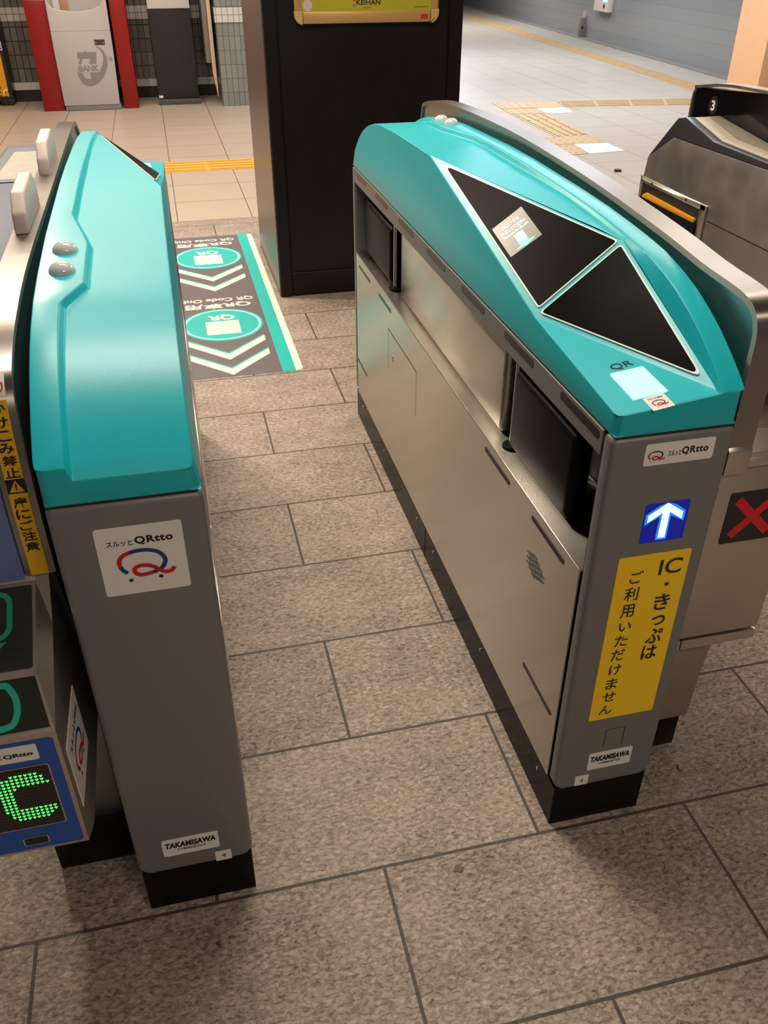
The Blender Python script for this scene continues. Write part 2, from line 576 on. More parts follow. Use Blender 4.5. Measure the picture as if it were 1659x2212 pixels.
struct(B().box(-4, 1.7, YW - 0.006, YW, 0.725, 0.849).done('trim_1', BANDT, smooth=0))
struct(B().box(-4, 1.7, YW - 0.012, YW, 0.11, 0.18).done('baseboard_back', WHITEB, smooth=0))
struct(B().box(-4, 1.7, YW - 0.007, YW, 0.0, 0.11).done('trim_2', BLACKB, smooth=0))
struct(B().box(1.5, 1.7, YW + 0.2, 40, 0, CEIL).done('wall_left', OLIVE, smooth=0))
struct(B().box(0.625, 1.5, 9.6, YW, 0, CEIL).done('column', COLT, smooth=0))
struct(B().box(0.619, 1.506, 9.594, YW - .01, 0.735, 0.865).done('trim_3', wall_tile('white_column_tile', 0.055, 0.065, (0.55, 0.53, 0.50), (0.60, 0.58, 0.55), (0.22, 0.22, 0.22), 0.003, axis='xy', z0=0.735), smooth=0))

# right-hand corridor wall, running along the measured wall line
wa, wb = Vector((8.045, 24.64, 0)), Vector((6.759, 9.723, 0))
wd = (wa - wb).normalized()
wn = Vector((wd.y, -wd.x, 0))


def along(s, off, z):
    q = wb + wd * s + wn * off
    return (q.x, q.y, z)


def wallbox(name, s0, s1, o0, o1, z0, z1, m, parent=None):
    b = B()
    P = [along(s, o, z) for s in (s0, s1) for o in (o0, o1) for z in (z0, z1)]
    v = [b.bm.verts.new(p) for p in P]
    for f in ((0, 1, 3, 2), (4, 6, 7, 5), (0, 4, 5, 1), (2, 3, 7, 6), (0, 2, 6, 4), (1, 5, 7, 3)):
        b.bm.faces.new([v[i] for i in f])
    return b.done(name, m, parent, smooth=0)


RW = wall_tile('grey_corridor_tile', 0.10, 0.16, (0.21, 0.21, 0.205), (0.24, 0.236, 0.23), (0.19, 0.19, 0.19), 0.004, axis='x')
b = B()
b.box(-7, 32, 0, 0.25, 0, CEIL)
wr = struct(b.done('wall_right', RW, smooth=0))
wr.location = wb
wr.rotation_euler = (0, 0, math.atan2(wd.y, wd.x))
# local +y of the rotated wall points to the left of wd; push it to the outer side
wr.matrix_world = Matrix.Translation(wb) @ Matrix.Rotation(math.atan2(wd.y, wd.x), 4, 'Z') @ Matrix.Translation((0, -0.25, 0))
GROUT = mat('pale_grout', (0.42, 0.41, 0.40), 0.6, grain=0.05)
KERB = mat('stone_kerb', (0.22, 0.19, 0.17), 0.6, grain=0.08, gscale=14, var=0.2)
struct(wallbox('baseboard_right', -7, 32, -0.14, 0.0, 0.0, 0.012, KERB))
struct(wallbox('trim_4', -7, 32, -0.006, 0.0, 1.10, 1.30, mat('pale_wall_band', (0.62, 0.60, 0.62), 0.4, grain=0.05)))
PEACH = mat('peach_plaster', (0.82, 0.44, 0.22), 0.7, grain=0.05, gscale=8, var=0.04)
pc = fl(1634, 197)
struct(B().box(pc.x, pc.x + 0.6, pc.y, pc.y + 0.6, 0, CEIL).done('wall_right_pier', PEACH, smooth=0))
struct(B().box(-4, 12, 41, 41.2, 0, CEIL).done('wall_far', RW, smooth=0))

# dark timber pillar
WOOD = mat('dark_brown_panel', (0.010, 0.0065, 0.0055), 0.33, spec=0.3, grain=0.06, gscale=9, gstretch=(14, 14, 1), var=0.25)
WOOD_LIT = mat('brown_side_lit', (0.065, 0.043, 0.037), 0.3, spec=0.5, grain=0.05, gscale=9, gstretch=(14, 14, 1), var=0.12)  # lighter pillar brown: light on the left face put into the colour
PX0, PX1, PY0, PY1 = 0.437, 1.274, 3.912, 4.764
b = B()
b.box(PX0 + .010, PX1 - .010, PY0 + .012, PY1 - .01, 0, CEIL)
b.box(PX0 + .062, PX1 - .062, PY0 + .006, PY0 + .02, 0.116, CEIL)       # inset front panel
b.box(PX0 + .062, PX1 - .062, PY0 + .006, PY0 + .02, 0.0, 0.110)        # base board
b.box(PX0 + .006, PX0 + .056, PY0, PY0 + .05, 0, CEIL)                  # corner stiles
b.box(PX1 - .056, PX1 - .0, PY0, PY0 + .05, 0, CEIL)
pillar = struct(b.done('pillar', WOOD, bevel=0.002, seg=1))
b = B()
b.box(PX0, PX0 + .012, PY0 + .006, PY1 - .03, 0.0, CEIL)  # thin slab carrying the painted lit tone of the left face
struct(b.done('pillar_side_lit', WOOD_LIT, bevel=0.002, seg=1))

# ------------------------------------------------------------------ QR ticket gates
D, W = 1.755, 0.188


def lerp_table(t, x):
    if x <= t[0][0]:
        return t[0][1]
    for (x0, y0), (x1, y1) in zip(t, t[1:]):
        if x <= x1:
            return y0 + (y1 - y0) * (x - x0) / (x1 - x0)
    return t[-1][1]


ZB = [(0, .889), (.020, .904), (.045, .921), (.083, .944), (.12, .962), (.16, .978), (.20, .990), (.26, 1.003), (.34, 1.012), (.5, 1.023), (.8, 1.030)]
ZM = [(0, .870), (.020, .887), (.045, .906), (.08, .930), (.12, .950), (.16, .966), (.20, .978), (.26, .992), (.34, 1.002), (.5, 1.011), (.8, 1.018)]


def zband(y):
    return lerp_table(ZB, min(y, D - y))


def zmain(y):
    return lerp_table(ZM, D - y)


def make_cap(parent, bump):
    d0, d1 = bump              # where the bulge for the lamps is full, from the far end

    def lxs(y):
        return lerp_table([(0, .150), (d0 - .055, .150), (d0, .120), (d1, .120), (d1 + .15, .150), (2, .150)], D - y)
    YA, YC, YB = .955, .32, .315
    C = (.146, YC, 1.006)
    A = (.007, YA, zmain(YA) - .001)
    Bq = (.003, YB, .895)
    Dq = (.150, .012, .889)
    P0 = (0.0, 0.0, .871)
    Q0 = (.150, 0.0, .88803)
    bm = bmesh.new()
    V = {}

    def v(p):
        k = tuple(round(c, 5) for c in p)
        if k not in V:
            V[k] = bm.verts.new(k)
        return V[k]

    def face(*ps):
        vs = []
        for p in ps:
            q = v(p)
            if q not in vs:
                vs.append(q)
        if len(vs) > 2:
            try:
                bm.faces.new(vs)
            except ValueError:
                pass
    ys = sorted(set([0.0, .020, .045, .083, .12, .16, .20, .26, YC, .38, .46, .56, .68, .80, YA, 1.02, 1.10, 1.16] +
                    [round(D - t, 4) for t in (0, .020, .045, .08, .12, .16, .20, .26, .34, .42, .5, d0, d1, d0 - .055, d1 + .15)]))
    CH = .018    # rounded outer shoulder of the band handled by bevel
    zb0 = .838

    def bi(y):   # band inner top edge
        return (lxs(y) + .0035, y, zband(y))

    def bo(y):
        return (W, y, zband(y))

    def wl(y):   # foot of the step wall
        if y <= YC:
            if y <= Dq[1]:
                return Dq if y > 0 else Q0
            t = (y - Dq[1]) / (YC - Dq[1])
            return tuple(Dq[i] + (C[i] - Dq[i]) * t for i in range(3))
        return (lxs(y) - .002, y, min(zmain(y), zband(y) - .007) if y > YC else C[2])

    def le(y):   # left limit of the upper surface
        if y >= YA:
            return (.007, y, zmain(y) if y > YA else A[2])
        t = (y - YC) / (YA - YC)
        return tuple(C[i] + (A[i] - C[i]) * t for i in range(3))
    for y0, y1 in zip(ys, ys[1:]):
        face(bi(y0), bo(y0), bo(y1), bi(y1))                                    # band
        face(wl(y0), bi(y0), bi(y1), wl(y1))                                    # step wall
        if y0 >= YC:
            l0 = le(y0) if y0 > YC else C
            w0 = wl(y0) if y0 > YC else C
            face(l0, w0, wl(y1), le(y1))
    # make the wall foot at YC meet C
    face(A, Bq, C)
    face(Bq, Dq, C)
    face(P0, Q0, Dq, Bq)
    # skirts
    yl = [y for y in ys if y >= YA]
    face(*([(0, 0, zb0), P0, Bq] + [le(y) for y in yl] + [(0, D, zb0)]))
    face(*([(W, 0, zb0), (W, D, zb0)] + [bo(y) for y in reversed(ys)]))
    face((0, 0, zb0), (W, 0, zb0), bo(0), bi(0), Q0, P0)
    face((0, D, zb0), le(D), wl(D), bi(D), bo(D), (W, D, zb0))
    face((0, 0, zb0), (0, D, zb0), (W, D, zb0), (W, 0, zb0))
    bmesh.ops.remove_doubles(bm, verts=bm.verts, dist=1e-4)
    bmesh.ops.recalc_face_normals(bm, faces=bm.faces)
    wt = bm.edges.layers.float.new('bevel_weight_edge')
    for e in bm.edges:
        if len(e.link_faces) != 2:
            continue
        a, c = e.verts
        vert = abs(a.co.x - c.co.x) < .0075 and abs(a.co.z - c.co.z) > .02 and abs(a.co.y - c.co.y) < 1e-4
        if vert and (min(a.co.x, c.co.x) < .001 or a.co.x > W - .001):
            e[wt] = 1.0
        elif e.calc_face_angle(0) > math.radians(20):
            e[wt] = 0.16
    me = bpy.data.meshes.new('cap')
    bm.to_mesh(me)
    bm.free()
    o = bpy.data.objects.new('tmp', me)
    COL.objects.link(o)
    md = o.modifiers.new('b', 'BEVEL')
    md.limit_method = 'WEIGHT'
    md.width = .016
    md.segments = 3
    md.use_clamp_overlap = True
    dg = bpy.context.evaluated_depsgraph_get()
    me2 = bpy.data.meshes.new_from_object(o.evaluated_get(dg))
    me2.name = 'cap'
    bpy.data.objects.remove(o)
    cap = link('cap', me2, TEAL, parent, 22)
    return cap, dict(A=Vector(A), B=Vector(Bq), C=Vector(C), D=Vector(Dq), P=Vector(P0), Q=Vector(Q0))


def inset_tri(p, q, r, e):
    """inset the triangle by distances e=(pq, qr, rp)"""
    out = []
    pts = [Vector(p), Vector(q), Vector(r)]

    def linepair(i):
        a, c = pts[i], pts[(i + 1) % 3]
        d = (c - a).normalized()
        n = Vector((-d.y, d.x))
        o = pts[(i + 2) % 3]
        if (o - a).dot(n) < 0:
            n = -n
        return a + n * e[i], d
    ls = [linepair(i) for i in range(3)]
    for i in range(3):
        (a, d), (c, f) = ls[i - 1], ls[i]
        den = d.x * f.y - d.y * f.x
        t = ((c.x - a.x) * f.y - (c.y - a.y) * f.x) / den
        out.append(a + d * t)
    return out


def face_frame(o, p, q):
    u = (p - o).normalized()
    n = (p - o).cross(q - o).normalized()
    if n.z < 0:
        n = -n
    return Fr(o, u, n.cross(u))


def to2d(fr, p):
    d = Vector(p) - fr.o
    return (d.dot(fr.u), d.dot(fr.v))


def slot(b, y0, y1, z0, z1, x=0.0):
    fr = Fr((x, 0, 0), (0, -1, 0), (0, 0, 1))     # normal -x
    b.plate(fr, rrect(-y1, -y0, z0, z1, (z1 - z0) * .48, 4), 0, .0005)


def make_qr_gate(name, loc, rz, bump, domes):
    g = empty(name, loc, rz)
    # plinth
    b = B()
    b.box(.003, W - .003, .004, D * .5 - .0012, 0, .101)
    b.box(.003, W - .003, D * .5 + .0012, D - .004, 0, .101)
    b.done('plinth', PLINTH, g, bevel=.0015, seg=1)
    for y in (.08, .42, .80, .96, 1.35, 1.66):
        b = B()
        b.tube([(.004, y, .072), (.0015, y, .072)], .004, 10)
        b.done('plinth_screw', STEEL, g)
    # cabinet: end columns, fascia, rear half
    b = B()
    for ya, yb in ((0.0, .031), (D - .031, D)):
        pts = rrect(0, W, .1, .835, .022, 6)
        pts = [(x, z) if z < .5 else (0 if x < W / 2 else W, .835) for x, z in pts]
        clean = []
        for q in pts:
            if not clean or (abs(q[0] - clean[-1][0]) + abs(q[1] - clean[-1][1])) > 1e-5:
                clean.append(q)
        b = B()
        b.prism(clean, 'y', ya, yb)
        b.done('end_column', GREY, g, bevel=.009, seg=4, limit=50)
    b = B()
    b.box(0, .006, .031, D - .031, .794, .8352)
    b.box(.006, .14, .031, D - .031, .80, .8352)
    b.box(.14, W, .031, D - .031, .1, .8352)
    b.done('cabinet', GREY, g, bevel=.0012, seg=1)
    b = B()
    b.box(.006, .14, .0315, D - .0315, .102, .580)
    b.box(.138, .1395, .032, D - .032, .588, .80)  # black lining, paints the shade at the back of the recess
    b.box(.006, W - .004, .002, D - .002, .8352, .838)                       # shadow gap under the cap
    b.box(.004, .138, .0312, .0335, .588, .80)  # near column's inner wall blackened for shade as well
    b.done('inner_frame_and_shade', DARK, g)
    # stainless lower panel with ledge
    b = B()
    b.box(0, .004, .036, D - .036, .105, .5835)
    b.box(0, .137, .036, D - .036, .5835, .587)
    b.done('side_panel', STEELY, g, bevel=.0008, seg=1)
    b = B()
    b.box(.03, .136, .478, 1.278, .588, .80)
    b.done('centre_panel', STEELY, g, bevel=.012, seg=4)
    # folded flaps
    for y0, y1, yh, zt in ((.150, .420, .428, .757), (1.362, 1.692, 1.350, .752)):
        b = B()
        b.box(.023, .060, y0, y1, .595, zt)
        f = b.done('flap', PAD, g, bevel=.014, seg=4)
        b = B()
        b.tube([(.036, yh, .588), (.036, yh, .80)], .0065, 12)
        b.done('hinge_post', CHROME, f)
        b = B()
        b.tube([(.036, yh, .587), (.036, yh, .592), (.036, yh, .593)], [.020, .019, .012], 20)
        b.done('post_collar', PAD, f)
    # sensor windows
    for y0, y1 in ((.04, .177), (.287, .425), (.533, .673), (.787, .928), (1.042, 1.184), (1.301, 1.440), (1.563, 1.703)):
        b = B()
        slot(b, y0, y1, .8145, .8285)
        b.done('sensor_window', SMOKE, g, smooth=0)
    for y0, y1, z in ((.34, .477, .561), (.09, .228, .561), (.056, .192, .245), (1.261, 1.405, .556), (1.521, 1.672, .554), (1.576, 1.72, .225)):
        b = B()
        slot(b, y0, y1, z - .0048, z + .0048)
        b.done('sensor_window', SMOKE, g, smooth=0)
    # service hatch, lock, speaker grille
    fr = Fr((0, 0, 0), (0, -1, 0), (0, 0, 1))
    b = B()
    b.ribbon(fr, [(-1.290, .375), (-1.290, .497)], .002, .0004)
    b.ribbon(fr, [(-1.290, .497), (-.992, .497)], .002, .0004)
    b.ribbon(fr, [(-.992, .497), (-.992, .372)], .002, .0004)
    h = b.done('service_hatch', INK, g, smooth=0)
    b = B()
    b.tube([(.0005, 1.243, .429), (-.001, 1.243, .429)], .011, 18)
    b.done('lock', CHROME, h)
    b = B()
    for i in range(9):
        z = .455 + i * .0052
        half = math.sqrt(max(0, .040 ** 2 - ((i - 4) * .0095) ** 2))
        for k in range(3):
            c = -.190 + (k - 1) * .024 + (.006 if i % 2 else -.006)
            if abs(c + .190) + .009 < half + .006:
                b.plate(fr, [(c - .009, z - .001), (c + .009, z - .001), (c + .009, z + .001), (c - .009, z + .001)], 0, .0004)
    b.done('speaker_grille', INK, g, smooth=0)
    # cap
    cap, K = make_cap(g, bump)
    b1 = face_frame(K['A'], K['B'], K['C'])
    tri1 = [to2d(b1, K[k]) for k in 'ABC']
    b2 = face_frame(K['B'], K['D'], K['C'])
    tri2 = [to2d(b2, K[k]) for k in 'BDC']
    dis = []
    for fr_, tri, e in ((b1, tri1, (.013, .0045, .006)), (b2, tri2, (.008, .0065, .0045))):
        t = inset_tri(*tri, e)
        b = B()
        b.plate(fr_, rtri(t, .006), .0, .0022)
        tr = b.done('display', WTRIM, g, smooth=0)
        b = B()
        b.plate(fr_, rtri(inset_tri(t[0], t[1], t[2], (.0023, .0023, .0023)), .005), .0022, .0026)
        b.done('display_glass', GLASSB, tr, smooth=0)
        dis.append(tr)
    # lamps on the raised band
    for dd in domes:
        y = D - dd
        b = B()
        b.dome((.154, y, zband(y) - .002), .019, .018, .016)
        b.done('signal_lamp', DOME, g)
    return g, K, b1, b2, dis


RL = Vector((.54, .917, 0))
gate_r, KR, dr1, dr2, disR = make_qr_gate('ticket_gate', RL, 0, (.385, .52), (.40, .485))
tag(gate_r, 'teal QR ticket gate right of the passage, with yellow notice and black triangular displays', 'ticket gate', 'teal QR ticket gates')
gate_l, KL, dl1, dl2, disL = make_qr_gate('ticket_gate', (-.01, 2.672, 0), math.pi, (.305, .455), (.345, .425))
tag(gate_l, 'teal QR ticket gate left of the passage, large white logo sticker on its end', 'ticket gate', 'teal QR ticket gates')

# --- what only the right gate shows: screen, reader, end-column stickers
wf = Fr((0, 0, 0), (1, 0, 0), (0, 0, 1))            # near end face, a = local x, b = z, normal -y
sx = .54
# screen on the big display: put through its measured corners
def on_plane(fr, px, py, base=RL):
    d = ray(px, py)
    o = Vector((0, 0, CAMH)) - base
    t = (fr.o - o).dot(fr.n) / d.dot(fr.n)
    return to2d(fr, o + d * t)


q = [on_plane(dr1, *p) for p in ((1064.2, 498), (1127.5, 448.5), (1172.5, 509), (1105, 558))]
scr = B().plate(dr1, q, .0026, .0029).done('screen', SCRBG, disR[0], smooth=0)


def qmap(q, u, v):
    a = Vector(q[0]).lerp(Vector(q[1]), u)
    c = Vector(q[3]).lerp(Vector(q[2]), u)
    return a.lerp(c, v)


o2, x2, y2 = Vector(q[3]), Vector(q[2]) - Vector(q[3]), Vector(q[0]) - Vector(q[3])
fs = Fr(dr1.p(o2.x, o2.y), dr1.u * x2.x + dr1.v * x2.y, dr1.u * y2.x + dr1.v * y2.y)
sw, shh = x2.length, y2.length
pre = len(bpy.data.objects)
text('QRコードを', fs, sw * .22, sw * .78, shh * .75, shh * .87, SCRTXT, disR[0], h=.0032, bold=.03, name='screen_text')
text('かざしてください', fs, sw * .12, sw * .90, shh * .60, shh * .72, SCRTXT, disR[0], h=.0032, bold=.03, name='screen_text')
text('Please scan the QR code.', fs, sw * .12, sw * .92, shh * .49, shh * .57, SCRTXT, disR[0], h=.0032, bold=.02, name='screen_text')
b = B()
for v0, v1 in ((.30, .45), (.25, .285), (.20, .24)):
    b.plate(fs, [(sw * .38, shh * v0), (sw * .66, shh * v0), (sw * .66, shh * v1), (sw * .38, shh * v1)], .0029, .0032)
b.done('screen_picture', SCRTXT, disR[0], smooth=0)
b = B()
b.plate(fs, [(sw * .22, shh * .06), (sw * .55, shh * .015), (sw * .86, shh * .09), (sw * .66, shh * .11), (sw * .66, shh * .19), (sw * .38, shh * .19), (sw * .38, shh * .09)], .0029, .0032)
b.done('screen_picture', SCRGRN, disR[0], smooth=0)

fq = face_frame(KR['P'], KR['D'], KR['B'])
q = [on_plane(fq, *p) for p in ((1317, 810), (1388, 793.5), (1443, 847), (1368, 866))]
B().plate(fq, rtri(q, .002), 0, .0022).done('reader_window', QRLIGHT, gate_r, smooth=0)


def quad_frame(fr, corners, base=RL):
    """frame on the face fr spanned by top-left, top-right, bottom-right, bottom-left"""
    q = [Vector(on_plane(fr, *p)) for p in corners]
    x2, y2 = q[2] - q[3], q[0] - q[3]
    f = Fr(fr.p(q[3].x, q[3].y), fr.u * x2.x + fr.v * x2.y, fr.u * y2.x + fr.v * y2.y)
    return f, x2.length, y2.length


fqr, w0, h0 = quad_frame(fq, ((1314, 790), (1357, 778.5), (1372, 790), (1326, 802)))
text('QR', fqr, 0, w0, 0, h0, INK, gate_r, h=.0008)
fz, ww, hh = quad_frame(fq, ((1387, 863), (1431, 851), (1459, 876), (1412, 889)))
st = sticker('sticker', fz, 0, ww, 0, hh, WSTICK, gate_r, .001)
text('スルッとQRtto', fz, ww * .16, ww * .86, hh * .76, hh * .9, INK, st, bold=.02)
logo_mark(fz, 0, ww, 0, hh, st, mono=True)

st = sticker('sticker', wf, .591 - sx, .6985 - sx, .7875, .8225, WSTICK, gate_r, .004)
logo_mark(wf, .5885 - sx, .629 - sx, .7875, .8225, st)
text('スルッと', wf, .627 - sx, .6475 - sx, .7995, .8085, INK, st, bold=.02)
text('QRtto', wf, .648 - sx, .689 - sx, .799, .8125, INK, st, bold=.035, gap=1.18)

lp = B().plate(wf, rrect(.610 - sx, .681 - sx, .651, .7205, .003), 0, .0012).done('arrow_light', ARROWB, gate_r, smooth=0)
b = B()
c = .6445 - sx
b.plate(wf, [(c - .0285, .688), (c - .0285, .701), (c, .7205 - .0005), (c + .0275, .701), (c + .0275, .688), (c + .0055, .7035), (c + .0055, .658), (c - .006, .658), (c - .006, .7035)], .0012, .0018)
b.done('lit_arrow', ARROW, lp, smooth=0)
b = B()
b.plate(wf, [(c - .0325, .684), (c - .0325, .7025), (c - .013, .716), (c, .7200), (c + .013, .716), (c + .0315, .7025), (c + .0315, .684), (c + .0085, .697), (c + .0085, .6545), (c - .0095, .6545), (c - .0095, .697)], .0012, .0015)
b.done('arrow_glow_halo', ARROWH, lp, smooth=0)  # halo plate wider than the arrow, imitates its glow
b = B()
for s in (-1, 1):
    b.plate(wf, [(c + s * .009, .694), (c + s * .009, .685), (c + s * .025, .673), (c + s * .025, .681)], .0012, .0016)
b.done('unlit_segments', ARROWD, lp, smooth=0)

st = sticker('notice', wf, .5825 - sx, .7035 - sx, .2765, .628, YSTICK, gate_r, .003)
text('IC', wf, .654 - sx, .692 - sx, .584, .614, INKBR, st, bold=.012)
for ch, x, z, w, hgt in (('・', .673, .564, .0075, .0075), ('き', .672, .528, .027, .033), ('っ', .673, .489, .024, .021), ('ぷ', .672, .456, .029, .033), ('は', .670, .421, .028, .031)):
    text(ch, wf, x - w / 2 - sx, x + w / 2 - sx, z - hgt / 2, z + hgt / 2, INKBR, st, bold=.022)
for ch, x, z, w, hgt in (('ご', .618, .587, .022, .024), ('利', .615, .554, .024, .027), ('用', .614, .520, .023, .027), ('い', .6155, .487, .022, .018), ('た', .614, .457, .023, .024),
                         ('だ', .613, .426, .024, .025), ('け', .6135, .393, .022, .024), ('ま', .6125, .361, .021, .025), ('せ', .6125, .330, .024, .023), ('ん', .611, .299, .024, .022)):
    text(ch, wf, x - w / 2 - sx, x + w / 2 - sx, z - hgt / 2, z + hgt / 2, INKBR, st, bold=.014)
b = B()
b.ribbon(wf, [(.622 - sx, .201), (.622 - sx, .245), (.6575 - sx, .245), (.6575 - sx, .201)], .0014, .0004)
b.done('access_flap', INK, gate_r, smooth=0)


def maker_plate(g, fr, a0, a1, b0, b1):
    st = sticker('maker_plate', fr, a0, a1, b0, b1, WSTICK, g, .004)
    w, h = a1 - a0, b1 - b0
    text('TAKAMISAWA', fr, a0 + w * .05, a0 + w * .95, b0 + h * .46, b0 + h * .80, INK, st, bold=.055, shear=.12, gap=1.06)
    text('CYBERNETICS', fr, a0 + w * .26, a0 + w * .76, b0 + h * .27, b0 + h * .39, INK, st, bold=.03, shear=.1)
    return st


maker_plate(gate_r, wf, .5975 - sx, .6825 - sx, .1445, .1885)
st = sticker('number_sticker', wf, .578 - sx, .6045 - sx, .107, .1325, WSTICK, gate_r, .001)
text('4', wf, .588 - sx, .5945 - sx, .1145, .125, INK, st, bold=.0)

# --- left gate: its far end (in its own frame) faces the camera
we = Fr((0, D, 0), (-1, 0, 0), (0, 0, 1))           # a = -local x, normal +y


def LX(wx):                                         # world x -> coordinate a on this frame
    return wx + .01


st = sticker('sticker', we, LX(-.1485), LX(-.0415), .694, .799, WSTICK, gate_l, .004)
logo_mark(we, LX(-.1485), LX(-.0415), .694, .799, st)
text('スルッと', we, LX(-.1362), LX(-.1038), .7705, .779, INK, st, bold=.02)
text('QRtto', we, LX(-.1015), LX(-.0545), .7695, .7825, INK, st, bold=.04, gap=1.15)
maker_plate(gate_l, we, LX(-.1535), LX(-.0625), .1415, .183)
st = sticker('number_sticker', we, LX(-.0725), LX(-.046), .1035, .1280, WSTICK, gate_l, .001)
text('4', we, LX(-.0625), LX(-.0555), .111, .1215, INK, st)
flq = face_frame(KL['P'], KL['D'], KL['B'])
B().plate(flq, rrect(.045, .10, .06, .13, .002), 0, .0015).done('reader_window', QRLIGHT, gate_l, smooth=0)
B().plate(flq, rrect(.07, .115, .018, .055, .001), 0, .0008).done('sticker', WSTICK, gate_l, smooth=0)


# ------------------------------------------------------------------ steel gates alongside
def offset_path(path, d):
    out = []
    n = len(path)
    for i in range(n):
        p, q = Vector(path[max(i - 1, 0)]), Vector(path[min(i + 1, n - 1)])
        t = (q - p).normalized()
        out.append((path[i][0] + t.y * d, path[i][1] - t.x * d))
    return out


def bent_rail(b, path, x0, x1, th):
    """steel strip bent along a path in the y-z plane"""
    inner = offset_path(path, th)
    n = len(path)
    vo0 = [b.bm.verts.new((x0, *p)) for p in path]
    vo1 = [b.bm.verts.new((x1, *p)) for p in path]
    vi0 = [b.bm.verts.new((x0, *p)) for p in inner]
    vi1 = [b.bm.verts.new((x1, *p)) for p in inner]
    for i in range(n - 1):
        b.bm.faces.new((vo0[i], vo1[i], vo1[i + 1], vo0[i + 1]))
        b.bm.faces.new((vi0[i], vi0[i + 1], vi1[i + 1], vi1[i]))
        b.bm.faces.new((vo0[i], vo0[i + 1], vi0[i + 1], vi0[i]))
        b.bm.faces.new((vo1[i], vi1[i], vi1[i + 1], vo1[i + 1]))
    b.bm.faces.new((vo0[0], vi0[0], vi1[0], vo1[0]))
    b.bm.faces.new((vo0[-1], vo1[-1], vi1[-1], vi0[-1]))
    return inner


# right neighbour (its barrier rail rises behind the right QR gate); coordinates are world minus root
g4 = empty('ticket_gate', (.745, .945, 0))
tag(g4, 'stainless ticket gate with red cross sign, behind the right teal QR gate', 'ticket gate')
path4 = smooth_path([(0, .74), (0, .86), (0, .935), (.003, .962), (.016, .984), (.040, .996), (.080, 1.001), (.16, 1.006), (.30, 1.020), (.60, 1.040), (1.0, 1.050), (1.45, 1.038),
                     (1.66, 1.012), (1.70, .98), (1.71, .90), (1.71, .74)], 4)
b = B()
inner = bent_rail(b, path4, 0, .040, .010)
b.done('barrier_rail', RAIL, g4, smooth=40)
b = B()
b.prism(inner + [(1.70, .10), (.10, .10)], 'x', .006, .012)
b.done('barrier_panel', STEEL, g4, smooth=0)
b = B()
b.box(.012, .185, .10, 1.70, .40, .79)
b.done('cabinet', STEELD, g4, bevel=.003)
b = B()
b.box(.040, .185, .13, 1.66, .79, .90)
b.done('upper_housing', mat('brown_black_panel', (.05, .04, .033), .4, grain=.05), g4, bevel=.004)
b = B()
b.prism([(.002, .752), (.022, .752), (.03, .79), (.13, .80), (.13, .74), (.002, .74)], 'x', .043, .19)
b.done('front_ledge', STEELX, g4, bevel=.002)
b = B()
b.prism([(-.004, .735), (-.004, .775), (.006, .79), (.03, .79), (.03, .735)], 'x', .0, .040)
b.done('rail_foot', STEELX, g4, bevel=.002)
b = B()
b.box(.0, .160, .010, .10, .395, .735)
b.done('front_panel', STEELX, g4, bevel=.004)
b = B()
b.box(-.004, .012, .0095, .10, .370, .3905)
b.box(.0135, .158, .0095, .10, .370, .3905)
b.done('front_lip', STEELX, g4, bevel=.0008, seg=1)
f4 = Fr((0, .010, 0), (1, 0, 0), (0, 0, 1))
# sign, measured on the front panel plane
def s4(px, py):
    p = at(px, py, 1, .955)
    return (p.x - .745, p.z)


tl, bl = s4(1580, 1066), s4(1551, 1176)
hgt = tl[1] - bl[1]
sg = B().plate(f4, rrect(tl[0], tl[0] + hgt * 1.02, bl[1], tl[1], .004), 0, .001).done('cross_sign', mat('sign_black', (.02, .016, .014), .4, grain=.05), g4, smooth=0)
cx, cz, r = tl[0] + hgt * .51, (tl[1] + bl[1]) / 2, hgt * .43
b = B()
for s in (-1, 1):
    d, n = Vector((s, 1)).normalized(), Vector((-1, s)).normalized()
    c = Vector((cx, cz))
    b.plate(f4, [tuple(c + d * r * 1.15 + n * .0075), tuple(c + d * r * 1.15 - n * .0075), tuple(c - d * r * 1.15 - n * .0075), tuple(c - d * r * 1.15 + n * .0075)], .001, .0014 + .0001 * s)
b.done('red_cross', XRED, sg, smooth=0)
b = B()
b.prism([(.012, .086), (.140, .086), (.143, .20), (.150, .27), (.162, .31), (.185, .34), (.185, .374), (.012, .374)], 'y', .095, 1.66)
b.done('leg', LEG, g4, bevel=.006)
b = B()
b.box(.012, .128, .103, 1.65, 0, .086)
b.done('foot', PLINTH, g4, bevel=.002)
b = B()
b.box(.004, .024, .0925, .096, .115, .190)
b.done('latch', DARK, g4, bevel=.002)

# left neighbour with the blue IC reader
g5 = empty('ticket_gate', (-.215, .98, 0))
tag(g5, 'stainless ticket gate with blue IC reader and yellow caution strip, at the left edge', 'ticket gate')
path5 = smooth_path([(0, .70), (0, .75), (0, .81), (.010, .905), (.028, .953), (.064, .976), (.16, .999), (.34, 1.014), (.75, 1.018), (1.2, 1.022), (1.46, 1.020), (1.56, .99), (1.60, .90), (1.61, .42)], 4)
b = B()
inner = bent_rail(b, path5, -.038, 0, .010)
b.done('barrier_rail', RAIL, g5, smooth=40)
b = B()
b.prism(inner + [(1.60, .42), (.10, .42)], 'x', -.012, -.005)
b.done('barrier_panel', mat('dark_glass_panel', (.10, .13, .12), .25, metal=.6, grain=.05), g5, smooth=0)
b = B()
b.prism([(.02, .42), (.02, .70), (.05, .78), (.12, .84), (.30, .90), (.55, .947), (1.10, .957), (1.66, .938), (1.71, .915), (1.71, .42)], 'x', -.20, -.038)
b.done('cabinet', BLUEG, g5, bevel=.004)
top5 = Fr((-.20, 1.10, .9575), (1, 0, 0), (0, .56, -.019))
